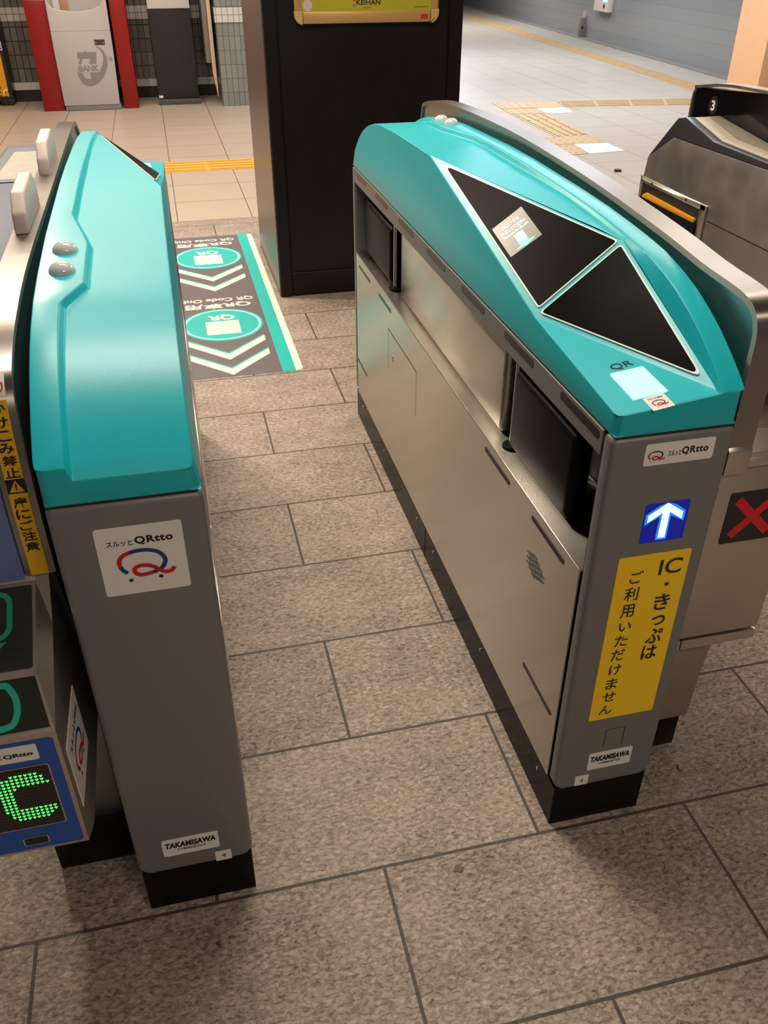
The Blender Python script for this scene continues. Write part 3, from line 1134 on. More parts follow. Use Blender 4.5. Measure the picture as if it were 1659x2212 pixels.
sc5 = B().plate(top5, rrect(.012, .155, .02, .50, .006), 0, .0015).done('screen_frame', mat('slate_frame', (.10, .115, .14), .35, grain=.04), g5, smooth=0)
B().plate(top5, rrect(.035, .15, .05, .43, .004), .0015, .002).done('screen', mat('pale_screen', (.50, .48, .42), .25, grain=.05, var=.08), sc5, smooth=0)
b = B()
b.ribbon(Fr((-.20, .55, .9455), (1, 0, 0), (0, 1, .01)), [(0, .30), (.16, .30)], .003, .0008)
b.tube([(-.065, .80, .944), (-.065, .80, .951)], .011, 16)
b.done('top_lock', STEELD, g5)
for y0, y1 in ((.470, .655), (.880, 1.060)):
    b = B()
    z0 = 1.016
    b.prism([(y0, z0), (y0 + .010, z0 + .030), (y0 + .040, z0 + .056), (y1 - .03, z0 + .062), (y1, z0 + .040), (y1, z0)], 'x', -.032, -.010)
    b.done('sensor_block', CREAM, g5, bevel=.004, seg=3)
# caution strip down the front edge of the rail
b = B()
strip = [p for p in path5 if p[1] <= .985 and p[0] < .5 and p[1] > .70]
fr5 = []


def strip_seg(z0, z1, m, nm):
    pts = [(y, z) for y, z in strip_full if z0 - 1e-6 <= z <= z1 + 1e-6]
    b = B()
    off = offset_path(pts, -.0008)
    va = [b.bm.verts.new((-.031, *p)) for p in off]
    vb = [b.bm.verts.new((-.0085, *p)) for p in off]
    for i in range(len(pts) - 1):
        b.bm.faces.new((va[i], vb[i], vb[i + 1], va[i + 1]))
    return b.done(nm, m, g5, smooth=60)


def zy(z):
    for (y0, z0), (y1, z1) in zip(path5, path5[1:]):
        if z0 <= z <= z1:
            return y0 + (y1 - y0) * (z - z0) / (z1 - z0)
    return 0


strip_full = []
zz = .700
while zz < .978:
    strip_full.append((zy(zz), zz))
    zz += .002
s_up = strip_seg(.846, .945, YSTICK2, 'caution_strip')
s_mid = strip_seg(.826, .846, INK, 'warning_triangle_patch')
s_lo = strip_seg(.700, .826, YSTICK2, 'caution_strip')
s_top = strip_seg(.947, .968, WSTICK, 'no_running_sticker')


def vtext(chars, z, pitch, parent, m):
    for ch in chars:
        zc = z - pitch / 2
        y0, y1 = zy(zc - pitch * .45), zy(zc + pitch * .45)
        fr = Fr((-.0197, zy(zc), zc), (1, 0, 0), (0, y1 - y0, pitch * .9))
        text(ch, fr, -.0085, .0085, -pitch * .43, pitch * .43, m, parent, h=.0016, bold=.02)
        z -= pitch


vtext('かけこみ禁止', .943, .0160, s_up, INK)
vtext('扉にご注意', .822, .0170, s_lo, INK)
frw = Fr((-.0197, zy(.836), .836), (1, 0, 0), (0, zy(.844) - zy(.828), .016))
B().plate(frw, [(-.009, -.0075), (.009, -.0075), (0, .0085)], .0014, .0016).done('warning_triangle', YSTICK2, s_mid, smooth=0)
text('!', frw, -.0013, .0013, -.005, .0045, INK, s_mid, h=.0019, bold=.03)
frw = Fr((-.0197, zy(.957), .957), (1, 0, 0), (0, zy(.965) - zy(.949), .016))
b = B()
ring = ellipse(0, 0, .0085, .0085, 24)
b.ribbon(frw, ring + [ring[0]], .0016, .0014)
b.ribbon(frw, [(-.006, .006), (.006, -.006)], .0016, .0014)
b.done('red_ring', LRED, s_top, smooth=0)
b = B()
b.ribbon(frw, [(-.004, -.003), (-.001, .0005), (.001, .004), (.003, .001)], .0014, .0013)
b.done('runner_mark', INK, s_top, smooth=0)
# number disc on the rail
fr = Fr((-.034, zy(.990), .990), (1, 0, 0), (0, zy(.994) - zy(.986), .008))
nd = B().plate(fr, ellipse(0, 0, .014, .012, 24), .0, .001).done('number_disc', INK, g5, smooth=0)
text('5', fr, .001, .010, -.006, .006, WSTICK, nd, h=.0014)
# front plate under the rail
b = B()
b.box(-.20, -.040, .0, .03, .62, .86)
fp = b.done('front_plate', BLUEP2, g5, bevel=.003)
B().plate(Fr((0, 0, 0), (1, 0, 0), (0, 0, 1)), rrect(-.19, -.052, .775, .83, .004), 0, .002).done('white_panel', mat('white_plastic', (.62, .60, .56), .4, grain=.04), fp, smooth=0)
b = B()
b.box(-.137, -.002, .058, 1.62, 0, .101)
b.done('foot', PLINTH, g5, bevel=.002)

b = B()
b.box(-.130, -.010, .075, 1.60, .101, .42)
b.done('lower_cabinet', STEELD, g5, bevel=.004)

# reader head: faceted box; local = world - (-.215,.98,0)
def L5(x, y, z):
    return (x + .215, y - .98, z)


b = B()
XR, XL, XI = -.225, -.46, -.243
prof = [(.800, .372), (.800, .590), (.862, .634), (.978, .692), (1.034, .742), (1.06, .742), (1.06, .36), (.85, .345)]
outer = [(.800, .372), (.800, .590), (.93, .655), (1.034, .742), (1.06, .742), (1.06, .36), (.85, .345)]
# body to the inner plane
b.prism([(y - .98, z) for y, z in prof], 'x', XL + .215, XI + .215)
# flank with the bevelled shoulder
b2v = [b.bm.verts.new(L5(XR, y, z)) for y, z in outer]
b.bm.faces.new(b2v)
idx_in = [L5(XI, y, z) for y, z in prof]
vi = [b.bm.verts.new(p) for p in idx_in]
b.bm.faces.new((b2v[0], b2v[1], vi[1], vi[0]))
b.bm.faces.new((b2v[1], vi[1], vi[2]))
b.bm.faces.new((b2v[1], vi[2], vi[3], b2v[2]))
b.bm.faces.new((b2v[2], vi[3], vi[4], b2v[3]))
b.bm.faces.new((b2v[3], vi[4], vi[5], b2v[4]))
b.bm.faces.new((b2v[4], vi[5], vi[6], b2v[5]))
b.bm.faces.new((b2v[5], vi[6], vi[7], b2v[6]))
b.bm.faces.new((b2v[6], vi[7], vi[0], b2v[0]))
bmesh.ops.remove_doubles(b.bm, verts=b.bm.verts, dist=1e-5)
rd = b.done('reader_head', STEEL, g5, smooth=15)
fb = Fr(L5(0, .800, 0), (1, 0, 0), (0, 0, 1))
xo = 0.0
blue = B().plate(fb, rrect(XL + .02 + xo, -.231 + xo, .378, .580, .004), 0, .0015).done('blue_face', BLUEP, rd, smooth=0)
# label
lb = B().plate(fb, rrect(-.352 + xo, -.2515 + xo, .549, .576, .003), .0015, .0023).done('white_label', WSTICK, rd, smooth=0)
text('スルッとQRtto', fb, -.345 + xo, -.2575 + xo, .557, .566, INK, rd, h=.0027, bold=.04)
lf = B().plate(fb, rrect(-.362 + xo, -.2435 + xo, .4225, .5385, .004), .0015, .0025).done('led_bezel', STEEL, rd, smooth=0)
B().plate(fb, rrect(-.360 + xo, -.2455 + xo, .4245, .5365, .003), .0025, .0030).done('led_screen', mat('led_black', (.012, .012, .008), .3, grain=.03), rd, smooth=0)
# dot matrix: letters I and C
PIT = .00585
cols, rows = 19, 18
x_r, z_t = -.2485, .533
lit, off = B(), B()


def is_lit(c, r):          # c from the right, r from the top
    x, y = 16 - (c + .5), r + .5
    dx, dy = (4.9 - c) / 5.6, (8.6 - y) / 7.4
    rad = (abs(dx) ** 2.5 + abs(dy) ** 2.5) ** .4
    if c <= 11 and .52 < rad < 1.04:
        ang = math.degrees(math.atan2(dy, -(-dx)))
        if dx > 0.45 and abs(dy) < .42:
            return False
        return True
    return c in (14, 15, 16) and 2 <= r <= 15


for c in range(cols):
    for r in range(rows):
        x, z = x_r - (c + .5) * PIT + xo, z_t - (r + .5) * PIT
        tri = [(x - .0022, z + .0013), (x - .0011, z + .0021), (x, z + .0013), (x + .0011, z + .0021), (x + .0022, z + .0013), (x, z - .0021)]
        (lit if is_lit(c, r) else off).plate(fb, tri, .0030, .0034)
lit.done('lit_leds', LED, rd, smooth=0)
off.done('unlit_leds', LEDOFF, rd, smooth=0)
b = B()
b.plate(fb, rrect(-.305 + xo, -.272 + xo, .388, .4035, .003), .0015, .0030)
ir = b.done('infrared_bezel', STEEL, rd, smooth=0)
B().plate(fb, rrect(-.303 + xo, -.274 + xo, .3895, .402, .002), .003, .0034).done('infrared_window', INK, rd, smooth=0)
# lower slope, dark with a green bracket
p0, p1 = Vector(L5(0, .800, .590)), Vector(L5(0, .862, .634))
fl1 = Fr(p0, (1, 0, 0), p1 - p0)
LL = (p1 - p0).length
B().plate(fl1, [(XL + .02 + xo, .004), (-.2305 + xo, .006), (-.2455 + xo, LL - .004), (XL + .02 + xo, LL - .004)], 0, .001).done('lower_plate', mat('green_black', (.012, .017, .014), .3, grain=.04), rd, smooth=0)
b = B()
b.ribbon(fl1, smooth_path([(-.36 + xo, .012), (-.285 + xo, .012), (-.270 + xo, .022), (-.268 + xo, LL * .55), (-.276 + xo, LL - .016), (-.29 + xo, LL - .010), (-.36 + xo, LL - .010)], 3), .008, .0014)
b.done('green_bracket', GREENI, rd, smooth=0)
# tilted reader plate
p0, p1 = Vector(L5(0, .862, .634)), Vector(L5(0, .978, .692))
fl2 = Fr(p0, (1, 0, 0), p1 - p0)
LL = (p1 - p0).length
B().plate(fl2, rrect(XL + .02 + xo, -.2475 + xo, .007, LL - .006, .003), 0, .0012).done('reader_plate', mat('charcoal_plate', (.022, .022, .022), .3, grain=.05), rd, smooth=0)
b = B()
rr = rrect(-.395 + xo, -.275 + xo, .052, LL - .014, .016)
b.ribbon(fl2, rr + [rr[0]], .007, .0016)
b.plate(fl2, [(-.395 + xo, .038), (-.278 + xo, .047), (-.305 + xo, .020), (-.395 + xo, .015)], .0012, .0016)
b.done('touch_mark', GREENI, rd, smooth=0)
b = B()
b.plate(fl2, rrect(-.385 + xo, -.300 + xo, LL - .052, LL - .030, .008), .0012, .0018)
b.done('reader_glow', ICLIGHT, rd, smooth=0)
# side sticker
fsd = Fr((XR + .215, 0, 0), (0, 1, 0), (0, 0, 1))
pts = [at(px, py, 0, XR) for px, py in ((143, 1621), (155, 1478), (189, 1600), (181, 1743))]
py0, py1 = -.98 + (pts[0].y + pts[3].y) / 2, -.98 + (pts[1].y + pts[2].y) / 2
pz0, pz1 = (pts[3].z + pts[2].z) / 2, (pts[0].z + pts[1].z) / 2
st = B().plate(fsd, [(py0, pz0), (py1, pz0), (py1, pz1), (py0, pz1)], 0, .0008).done('side_sticker', WSTICK, rd, smooth=0)
w_, h_ = py1 - py0, pz1 - pz0
text('スルッとQRtto', fsd, py0 + w_ * .12, py0 + w_ * .9, pz0 + h_ * .72, pz0 + h_ * .84, INK, rd, bold=.03, name='side_lettering')
logo_mark(fsd, py0, py1, pz0, pz1, rd)

# gate three, further right
g3 = empty('ticket_gate', (1.5, .95, 0))
tag(g3, 'steel ticket gate with yellow-edged black flap and white number 3, at right edge', 'ticket gate')
b = B()
b.prism([(1.693, .10), (1.693, .765), (1.683, .825), (1.551, .903), (1.073, .907), (0, .905), (0, .10)], 'x', .0, .12)
b.done('side_panel', STEELD, g3, bevel=.002)
b = B()
b.prism([(1.683, .826), (1.545, .958), (1.505, .966), (1.341, .928), (1.08, .922), (.0, .92), (.0, .906), (1.073, .908), (1.551, .904)], 'x', .0005, .03)
b.done('dark_edge', mat('slate_trim', (.03, .03, .037), .35, grain=.05), g3, bevel=.002)
b = B()
for x0, x1, m_ in ((.03, .078, 0),):
    b.prism([(1.66, .84), (1.545, .957), (1.505, .965), (1.341, .930), (1.08, .924), (.0, .922), (.0, .85)], 'x', x0, x1)
b.done('cream_top', BEIGE, g3, bevel=.002)
b = B()
b.prism([(1.66, .84), (1.545, .956), (1.515, .964), (1.40, .95), (1.25, .932), (1.08, .926), (.0, .924), (.0, .85)], 'x', .078, .121)
b.done('brown_top', BEIGED, g3, bevel=.002)
pb = [(1.675, .86), (1.675, .986), (1.665, 1.010), (1.640, 1.024), (1.312, 1.050), (.0, 1.052), (.0, .86)]
b = B()
b.prism(pb, 'x', .1215, .155)
sh3 = b.done('screen_panel', mat('gloss_black', (.004, .004, .005), .12, spec=.4, grain=.03), g3, bevel=.001, seg=1)
b = B()
bent_rail(b, smooth_path([(1.683, .86), (1.683, .986), (1.673, 1.016), (1.642, 1.032), (1.312, 1.058), (.0, 1.060)][::-1], 4), .117, .16, .008)
b.done('screen_rim', STEEL, g3, smooth=40)
n3 = at(1541, 228, 0, 1.6215)
f3 = Fr((.1213, 0, 0), (0, -1, 0), (0, 0, 1))
nd = B().plate(f3, ellipse(-(n3.y - .95), n3.z, .024, .026, 28), 0, .0006).done('number_disc', mat('disc_grey', (.018, .018, .02), .3, grain=.04), sh3, smooth=0)
text('3', f3, -(n3.y - .95) - .010, -(n3.y - .95) + .010, n3.z - .014, n3.z + .014, WTRIM, sh3, h=.0012, bold=.03)
b = B()
b.box(-.006, .001, 1.30, 1.693, .744, .763)
b.box(-.006, .001, 1.303, 1.335, .40, .763)
b.box(-.006, .001, 1.684, 1.693, .40, .763)
b.done('flap_frame', STEEL, g3, bevel=.003)
b = B()
b.box(-.002, .0005, 1.335, 1.684, .40, .744)
b.done('flap_recess', DARK, g3)
b = B()
b.box(-.012, -.0022, 1.336, 1.66, .40, .704)
fp3 = b.done('flap', PAD, g3, bevel=.004)
b = B()
b.prism([(1.345, .704), (1.345, .716), (1.64, .722), (1.66, .712), (1.66, .704)], 'x', -.013, -.0022)
b.done('flap_edge', PADY, g3, bevel=.002)
f3 = Fr((0, 0, 0), (0, -1, 0), (0, 0, 1))
b = B()
b.ribbon(f3, [(-1.29, .722), (0, .722)], .003, .0005)
for y in (1.62, 1.41):
    b.tube([(-.0055, y, .754), (-.0075, y, .754)], .004, 10)
b.done('panel_seam', INK, g3, smooth=0)
b = B()
b.box(.01, .15, .03, 1.67, 0, .10)
b.done('foot', PLINTH, g3, bevel=.002)

# ------------------------------------------------------------------ floor sticker
MATG = mat('mat_grey', (.115, .095, .105), .5, grain=.06, gscale=40, var=.05)
MATT = mat('mat_teal', (.005, .42, .39), .5, grain=.05)
MATW = mat('mat_white', (.78, .73, .62), .5, grain=.05, var=.03)
MATC = mat('mat_pale_teal', (.30, .72, .72), .5, grain=.05)
fs_ = empty('floor_sticker', (.143, 4.04, 0))
tag(fs_, 'grey and teal floor sticker reading QR Code Only with white chevrons, lying in the passage', 'floor sticker')
gf = Fr((0, 0, 0), (1, 0, 0), (0, 1, 0))
MX, MY0, MY1 = .271, -.955, .958
B().plate(gf, rrect(-MX, MX, MY0, MY1, .02), .0003, .0010).done('white_border', MATW, fs_, smooth=0)
B().plate(gf, [(-.242, MY0), (.242, MY0), (.242, MY1), (-.242, MY1)], .0010, .0013).done('teal_border', MATT, fs_, smooth=0)
B().plate(gf, [(-.190, MY0), (.190, MY0), (.190, MY1), (-.190, MY1)], .0013, .0016).done('grey_ground', MATG, fs_, smooth=0)
for yc in (4.606 - 4.04, 3.634 - 4.04):
    b = B().plate(gf, ellipse(0, yc, .176, .190), .0016, .0018)
    el = b.done('teal_oval', MATT, fs_, smooth=0)
    b = B()
    rg = ellipse(0, yc, .163, .172)
    b.ribbon(gf, rg + [rg[0]], .012, .0020)
    b.done('oval_ring', MATC, el, smooth=0)
    b = B()
    b.plate(gf, [(-.072, yc - .115), (.072, yc - .115), (.072, yc + .038), (-.072, yc + .038)], .0018, .0020)
    b.done('white_square', MATW, el, smooth=0)
    text('QR', gf, -.060, .060, yc + .050, yc + .118, MATW, el, h=.0021, bold=.04, rot=True)
    text('QR専用', gf, -.150, .148, yc + .200, yc + .270, MATW, fs_, h=.0019, bold=.03, rot=True)
    text('QR Code Only', gf, -.180, .165, yc + .288, yc + .345, MATW, fs_, h=.0019, bold=.025, rot=True)
    for yy in (yc - .163, yc - .310):
        for m_, d0, d1, hh_, nm in ((MATT, .014, 0, .0018, 'chevron_shade'), (MATW, 0, -.052, .0020, 'chevron')):
            b = B()
            b.plate(gf, [(-.163, yy + d0), (0, yy - .170 + d0), (.163, yy + d0), (.163, yy + d1), (0, yy - .170 + d1 - .006), (-.163, yy + d1)], .0016, hh_)
            b.done(nm, m_, fs_, smooth=0)

# ------------------------------------------------------------------ tactile paving
YEL = mat('yellow_paving', (.62, .34, .055), .55, grain=.06, gscale=40, var=.12)
YEL2 = mat('worn_yellow_paving', (.46, .30, .14), .55, grain=.06, gscale=40, var=.2)
TWH = mat('white_paving', (.80, .80, .78), .5, grain=.06)


def bars(name, c00, c10, c11, c01, m, label, n=4):
    """guide path: quad base c00-c10-c11-c01 with raised bars running from the 0 side to the 1 side (c00->c10)"""
    P = [Vector((p[0], p[1], 0)) for p in (c00, c10, c11, c01)]
    b = B()

    def Q(u, v, z):
        q = P[0].lerp(P[1], u).lerp(P[3].lerp(P[2], u), v)
        return (q.x, q.y, z)

    def slab(u0, u1, v0, v1, z0, z1):
        lo = [b.bm.verts.new(Q(u, v, z0)) for u, v in ((u0, v0), (u1, v0), (u1, v1), (u0, v1))]
        hi = [b.bm.verts.new(Q(u, v, z1)) for u, v in ((u0, v0), (u1, v0), (u1, v1), (u0, v1))]
        b.bm.faces.new(hi)
        b.bm.faces.new(lo[::-1])
        for i in range(4):
            j = (i + 1) % 4
            b.bm.faces.new((lo[i], lo[j], hi[j], hi[i]))
    slab(0, 1, 0, 1, .0002, .003)
    L = (P[1] - P[0]).length
    k = max(1, round(L / .35))
    for i in range(k):
        for j in range(n):
            v = (j + .5) / n
            slab((i + .04) / k, (i + .96) / k, v - .045, v + .045, .003, .008)
    o = b.done(name, m, smooth=0)
    tag(o, label, 'tactile paving')
    return o


def dots(name, c00, c10, c11, c01, m, label, nu, nv):
    P = [Vector((p[0], p[1], 0)) for p in (c00, c10, c11, c01)]
    b = B()

    def Q(u, v, z):
        q = P[0].lerp(P[1], u).lerp(P[3].lerp(P[2], u), v)
        return (q.x, q.y, z)
    lo = [b.bm.verts.new(Q(u, v, .0003)) for u, v in ((0, 0), (1, 0), (1, 1), (0, 1))]
    hi = [b.bm.verts.new(Q(u, v, .0035)) for u, v in ((0, 0), (1, 0), (1, 1), (0, 1))]
    b.bm.faces.new(hi)
    b.bm.faces.new(lo[::-1])
    for i in range(4):
        j = (i + 1) % 4
        b.bm.faces.new((lo[i], lo[j], hi[j], hi[i]))
    for i in range(nu):
        for j in range(nv):
            c = Q((i + .5) / nu, (j + .5) / nv, .0035)
            b.dome(c, .015, .015, .006, 8, 2)
    o = b.done(name, m, smooth=40)
    tag(o, label, 'tactile paving')
    return o


bars('tactile_paving', (-2.6, 6.685), (2.8, 6.685), (2.8, 7.030), (-2.6, 7.030), YEL, 'straight bright yellow guide strip crossing the beige floor behind the passage')
f = lambda *p: fl(*p)[:2]
bars('tactile_paving', f(1006, 39), f(1500, 196), f(1528, 189), f(1010, 30), YEL2, 'long worn yellow guide strip running along the grey corridor wall')
bars('tactile_paving', f(1216, 231), f(1512, 226), f(1508, 213), f(1206, 219), YEL2, 'yellow guide strip leading from the dotted corner toward the number 3 gate')
dots('tactile_paving', f(1063, 223.6), f(1200, 220), f(1212, 231.5), f(1084, 235.5), YEL2, 'worn dotted paving strip at the far bend of the yellow guide path', 7, 3)
dots('tactile_paving', f(1085, 236.3), f(1155, 234.3), f(1178, 245), f(1103, 247), YEL2, 'worn dotted paving tile left of the small faded white dotted tile', 4, 3)
bars('tactile_paving', f(1105, 248), f(1201, 296.5), f(1270, 290.5), f(1180, 246), YEL2, 'short yellow guide strip joining the two dotted paving patches')
dots('tactile_paving', f(1166, 298.5), f(1272, 291.6), f(1310, 308.5), f(1197, 313.5), YEL2, 'dotted brown paving strip behind the bright white dotted tile', 6, 3)
dots('tactile_paving', f(1198, 314.2), f(1238, 312.5), f(1271, 332.5), f(1228, 335), YEL2, 'dotted brown paving tile left of the bright white dotted tile', 3, 3)
dots('tactile_paving', f(1158, 234), f(1220, 232), f(1238, 243.5), f(1181, 245.3), TWH, 'small faded white dotted tile beside the far bend of the guide path', 5, 3)
dots('tactile_paving', f(1240, 312.2), f(1311, 309.2), f(1350, 326), f(1274, 332.5), TWH, 'bright white dotted tile at the near end of the guide path', 6, 4)

# ------------------------------------------------------------------ back wall machines
# cash machine
YA_ = 9.68
atm = empty('cash_machine', (-.645, YA_, 0))
tag(atm, 'white cash machine with grey bank logo between two red side panels', 'cash machine')
RED = mat('red_panel', (.24, .004, .003), .4, grain=.04)
ATMW = mat('pale_grey_plastic', (.43, .41, .41), .45, grain=.05, gscale=300, bump=.05)
b = B()
b.prism([(0.0, .0), (0.0, .935), (.08, 1.05), (.12, 1.60), (.55, 1.60), (.55, 0)], 'x', -.462, -.268)
b.done('red_side_panel', RED, atm, bevel=.006)
b = B()
b.prism([(0.0, .0), (0.0, .935), (.08, 1.05), (.12, 1.60), (.55, 1.60), (.55, 0)], 'x', .300, .444)
b.done('red_side_panel', RED, atm, bevel=.006)
b = B()
xs = [-.265, -.25, -.21, -.15, -.06, .04, .14, .21, .245, .262, .278]
zs = [.96, .925, .872, .858, .845, .843, .858, .885, .93, .965, .99]
b.prism([(-.262, .045)] + [(.262 + .0, .045)] + [(.275, .5), (.278, .99)] + list(zip(xs, zs))[::-1][1:] + [(-.266, .5)], 'y', -.035, .30)
fa = b.done('front_door', ATMW, atm, bevel=.008, seg=3)
b = B()
b.box(-.262, .276, .05, .50, .80, 1.45)
b.done('upper_body', ATMW, atm, bevel=.01)
b = B()
b.box(-.205, -.145, -.01, .06, .855, 1.0)
b.done('receipt_box', mat('light_grey', (.5, .5, .5), .5, grain=.05), atm, bevel=.004)
b = B()
b.box(-.145, -.075, .02, .052, .80, 1.0)
b.done('brown_slot', mat('tan_panel', (.35, .19, .08), .5, grain=.05, var=.1), atm, bevel=.002)
b = B()
b.box(-.256, .272, -.028, .50, .002, .044)
b.done('base', mat('grey_base', (.20, .20, .19), .5, grain=.05), atm, bevel=.004)
fa_ = Fr((0, -.0355, 0), (1, 0, 0), (0, 0, 1))
b = B()
b.plate(fa_, [(-.264, .6865), (.274, .6865), (.274, .688), (-.264, .688)], 0, .0005)
b.done('door_seam', mat('seam_grey', (.2, .2, .2), .5), atm, smooth=0)
b = B()
b.plate(fa_, rrect(.117, .210, .566, .612, .003), 0, .002)
hd = b.done('door_latch', mat('latch_brown', (.10, .08, .07), .3, metal=.6), atm, smooth=0)
b = B()
for x in (.128, .196):
    b.tube([(x, -.037, .585), (x, -.042, .585)], .007, 10)
b.done('latch_screw', CHROME, atm)
b = B()
b.tube([(.243, -.035, .452), (.243, -.042, .452)], .016, 18)
b.done('key_lock', STEEL, atm)
# bank logo: a seven, an oval swoosh and the word
LG = mat('logo_grey', (.22, .21, .205), .5, grain=.04)
b = B()
b.plate(fa_, [(-.06, .455), (-.06, .508), (.118, .508), (.112, .470), (.050, .455)], 0, .001)
b.plate(fa_, [(.050, .455), (.112, .470), (.100, .40), (.097, .27), (.028, .27), (.032, .38)], 0, .001)
# swoosh: crescent of two ellipses, tilted
def swoosh(t0, t1, n=26):
    out, inn = [], []
    for i in range(n + 1):
        t = math.radians(t0 + (t1 - t0) * i / n)
        k = math.sin(math.pi * i / n)
        for lst, rx, ry in ((out, .125, .185), (inn, .125 - .062 * k, .185 - .062 * k)):
            x, y = rx * math.cos(t), ry * math.sin(t)
            a = math.radians(-34)
            lst.append((.062 + x * math.cos(a) - y * math.sin(a), .385 + x * math.sin(a) + y * math.cos(a)))
    return out + inn[::-1]


sw_ = swoosh(-215 + 360 - 360, 115)
half = len(sw_) // 2
for i in range(half - 1):
    b.bm.faces.new([b.bm.verts.new(fa_.p(*sw_[k], .0013)) for k in (i, i + 1, len(sw_) - 2 - i, len(sw_) - 1 - i)])
b.done('bank_logo', LG, atm, smooth=0)
B().plate(fa_, [(-.075, .335), (.125, .335), (.125, .405), (-.075, .405)], .0012, .0015).done('logo_gap', ATMW, atm, smooth=0)
text('BANK', fa_, -.068, .120, .343, .397, LG, atm, h=.0018, bold=.05)

# dark standing machine
km = empty('ticket_machine', (.20, 9.84, 0))
tag(km, 'dark grey standing machine with a pale sloping top, between cash machine and tiled column', 'machine')
KDK = mat('dark_grey_panel', (.021, .020, .019), .5, grain=.05)
b = B()
b.prism([(0, .052), (0, .72), (-.02, .80), (-.02, .845), (.42, 1.15), (.42, .052)], 'x', -.200, .205)
b.done('body', KDK, km, bevel=.006)
b = B()
b.prism([(-.035, .848), (-.035, .856), (.05, 1.10), (.05, 1.09), (-.02, .848)], 'x', -.198, .203)
tp = b.done('top_panel', ATMW, km, bevel=.002)
b = B()
b.box(-.205, .215, -.03, .42, 0, .050)
b.done('base', mat('base_grey', (.075, .078, .076), .5, grain=.05), km, bevel=.003)
b = B()
b.box(-.195, -.155, -.004, .001, .062, .085)
b.done('small_label', WSTICK, km)
d_ = Vector((0, .085, .244)).normalized()
fk = Fr((0, -.0365, .856), (1, 0, 0), d_)
b = B()
b.plate(fk, rrect(.06, .14, .075, .12, .006), 0, .004)
b.done('coin_slot', INK, km, smooth=0)
b = B()
rg = ellipse(0, .09, .016, .02, 16)
b.ribbon(fk, rg + [rg[0]], .006, .002)
b.done('button_ring', INK, km, smooth=0)

# yellow machine
ym = empty('vending_machine', (-1.43, 10.14, 0))
tag(ym, 'yellow-fronted black machine with arrows printed low down, at the far left edge', 'machine')
b = B()
b.box(-.65, 0, 0.0, .23, .06, 1.7)
b.done('body', mat('machine_black', (.012, .011, .011), .35, grain=.05), ym, bevel=.006)
b = B()
b.box(-.64, -.035, -.012, .0, .085, 1.65)
yf = b.done('yellow_front', mat('yellow_gloss', (.80, .37, .012), .35, grain=.04), ym, bevel=.003)
b = B()
for x in (-.56, -.07):
    b.prism([(x - .05, .0), (x + .05, .0), (x + .075, .06), (x - .075, .06)], 'y', .0, .10)
b.done('foot', DARK, ym, bevel=.003)
fy = Fr((0, -.0125, 0), (1, 0, 0), (0, 0, 1))


def yx(px, py):
    p = at(px, py, 1, 10.128)
    return p.x + 1.43, p.z


x, z = yx(0, 108)
text('E', fy, x - .035, x + .022, z - .003, z + .075, WTRIM, yf, h=.001, bold=.09)
text('E', fy, x - .028, x + .017, z + .006, z + .067, INK, yf, h=.0014, bold=.02)
x, z = yx(7, 213)
text('E', fy, x - .04, x, z - .02, z + .03, INKBR, yf, h=.001, bold=.03)
x, z = yx(3, 196)
text('T', fy, x - .035, x + .005, z - .02, z + .03, INKBR, yf, h=.001, bold=.03)
for (px, py), m_, t0, t1 in (((14, 191), INK, 60, -80), ((14, 201), MATW, 200, 20), ((19, 212), INKBR, 260, 130)):
    x, z = yx(px, py)
    b = B()
    pts = [(x + .025 * math.cos(math.radians(t)), z + .03 * math.sin(math.radians(t))) for t in [t0 + (t1 - t0) * i / 8 for i in range(9)]]
    b.ribbon(fy, pts, .012, .001)
    b.done('printed_arrow', m_, yf, smooth=0)
b = B()
b.plate(fy, [(-.64, .118), (-.055, .118), (-.055, .123), (-.64, .123)], 0, .0006)
b.done('printed_line', INKBR, yf, smooth=0)

# cupboard door standing ajar by the column
cd = empty('cupboard_door', (.585, 9.72, 0))
tag(cd, 'narrow grey door leaf with cream edge standing ajar against the tiled column', 'door')
b = B()
b.box(-.075, -.028, .0, .55, .38, 1.9)
b.done('door_leaf', mat('door_grey', (.20, .185, .165), .5, grain=.05), cd, bevel=.003)
b = B()
b.prism([(-.027, 1.9), (-.027, .30), (-.006, .14), (.004, .07), (.012, .09), (.010, .20), (.004, 1.9)], 'y', -.03, .0)
b.done('cream_edge', mat('cream_edge', (.55, .44, .32), .5, grain=.05), cd, bevel=.002)

# ------------------------------------------------------------------ poster on the pillar
ps = empty('poster_frame', (.866, PY0 + .004, 1.115))
tag(ps, 'gold-coloured snap frame holding a yellow-green poster on the dark brown pillar', 'poster')
GOLD = mat('gold_frame', (.60, .36, .13), .35, metal=.35, grain=.05, gstretch=(1, 1, 20), var=.06)
GOLDC = mat('gold_corner', (.62, .38, .14), .45, metal=.1, grain=.05)
fp_ = Fr((0, 0, 0), (1, 0, 0), (0, 0, 1))
PW, PH = .300, .86
b = B()
b.plate(fp_, [(-PW + .035, .004), (PW - .035, .004), (PW - .035, .046), (-PW + .035, .046)], 0, .014)
b.plate(fp_, [(-PW + .002, .046), (-PW + .030, .046), (-PW + .030, PH), (-PW + .002, PH)], 0, .014)
b.plate(fp_, [(PW - .030, .046), (PW - .002, .046), (PW - .002, PH), (PW - .030, PH)], 0, .014)
b.plate(fp_, [(-PW + .002, PH), (PW - .002, PH), (PW - .002, PH + .045), (-PW + .002, PH + .045)], 0, .014)
b.done('frame', GOLD, ps, bevel=.004)
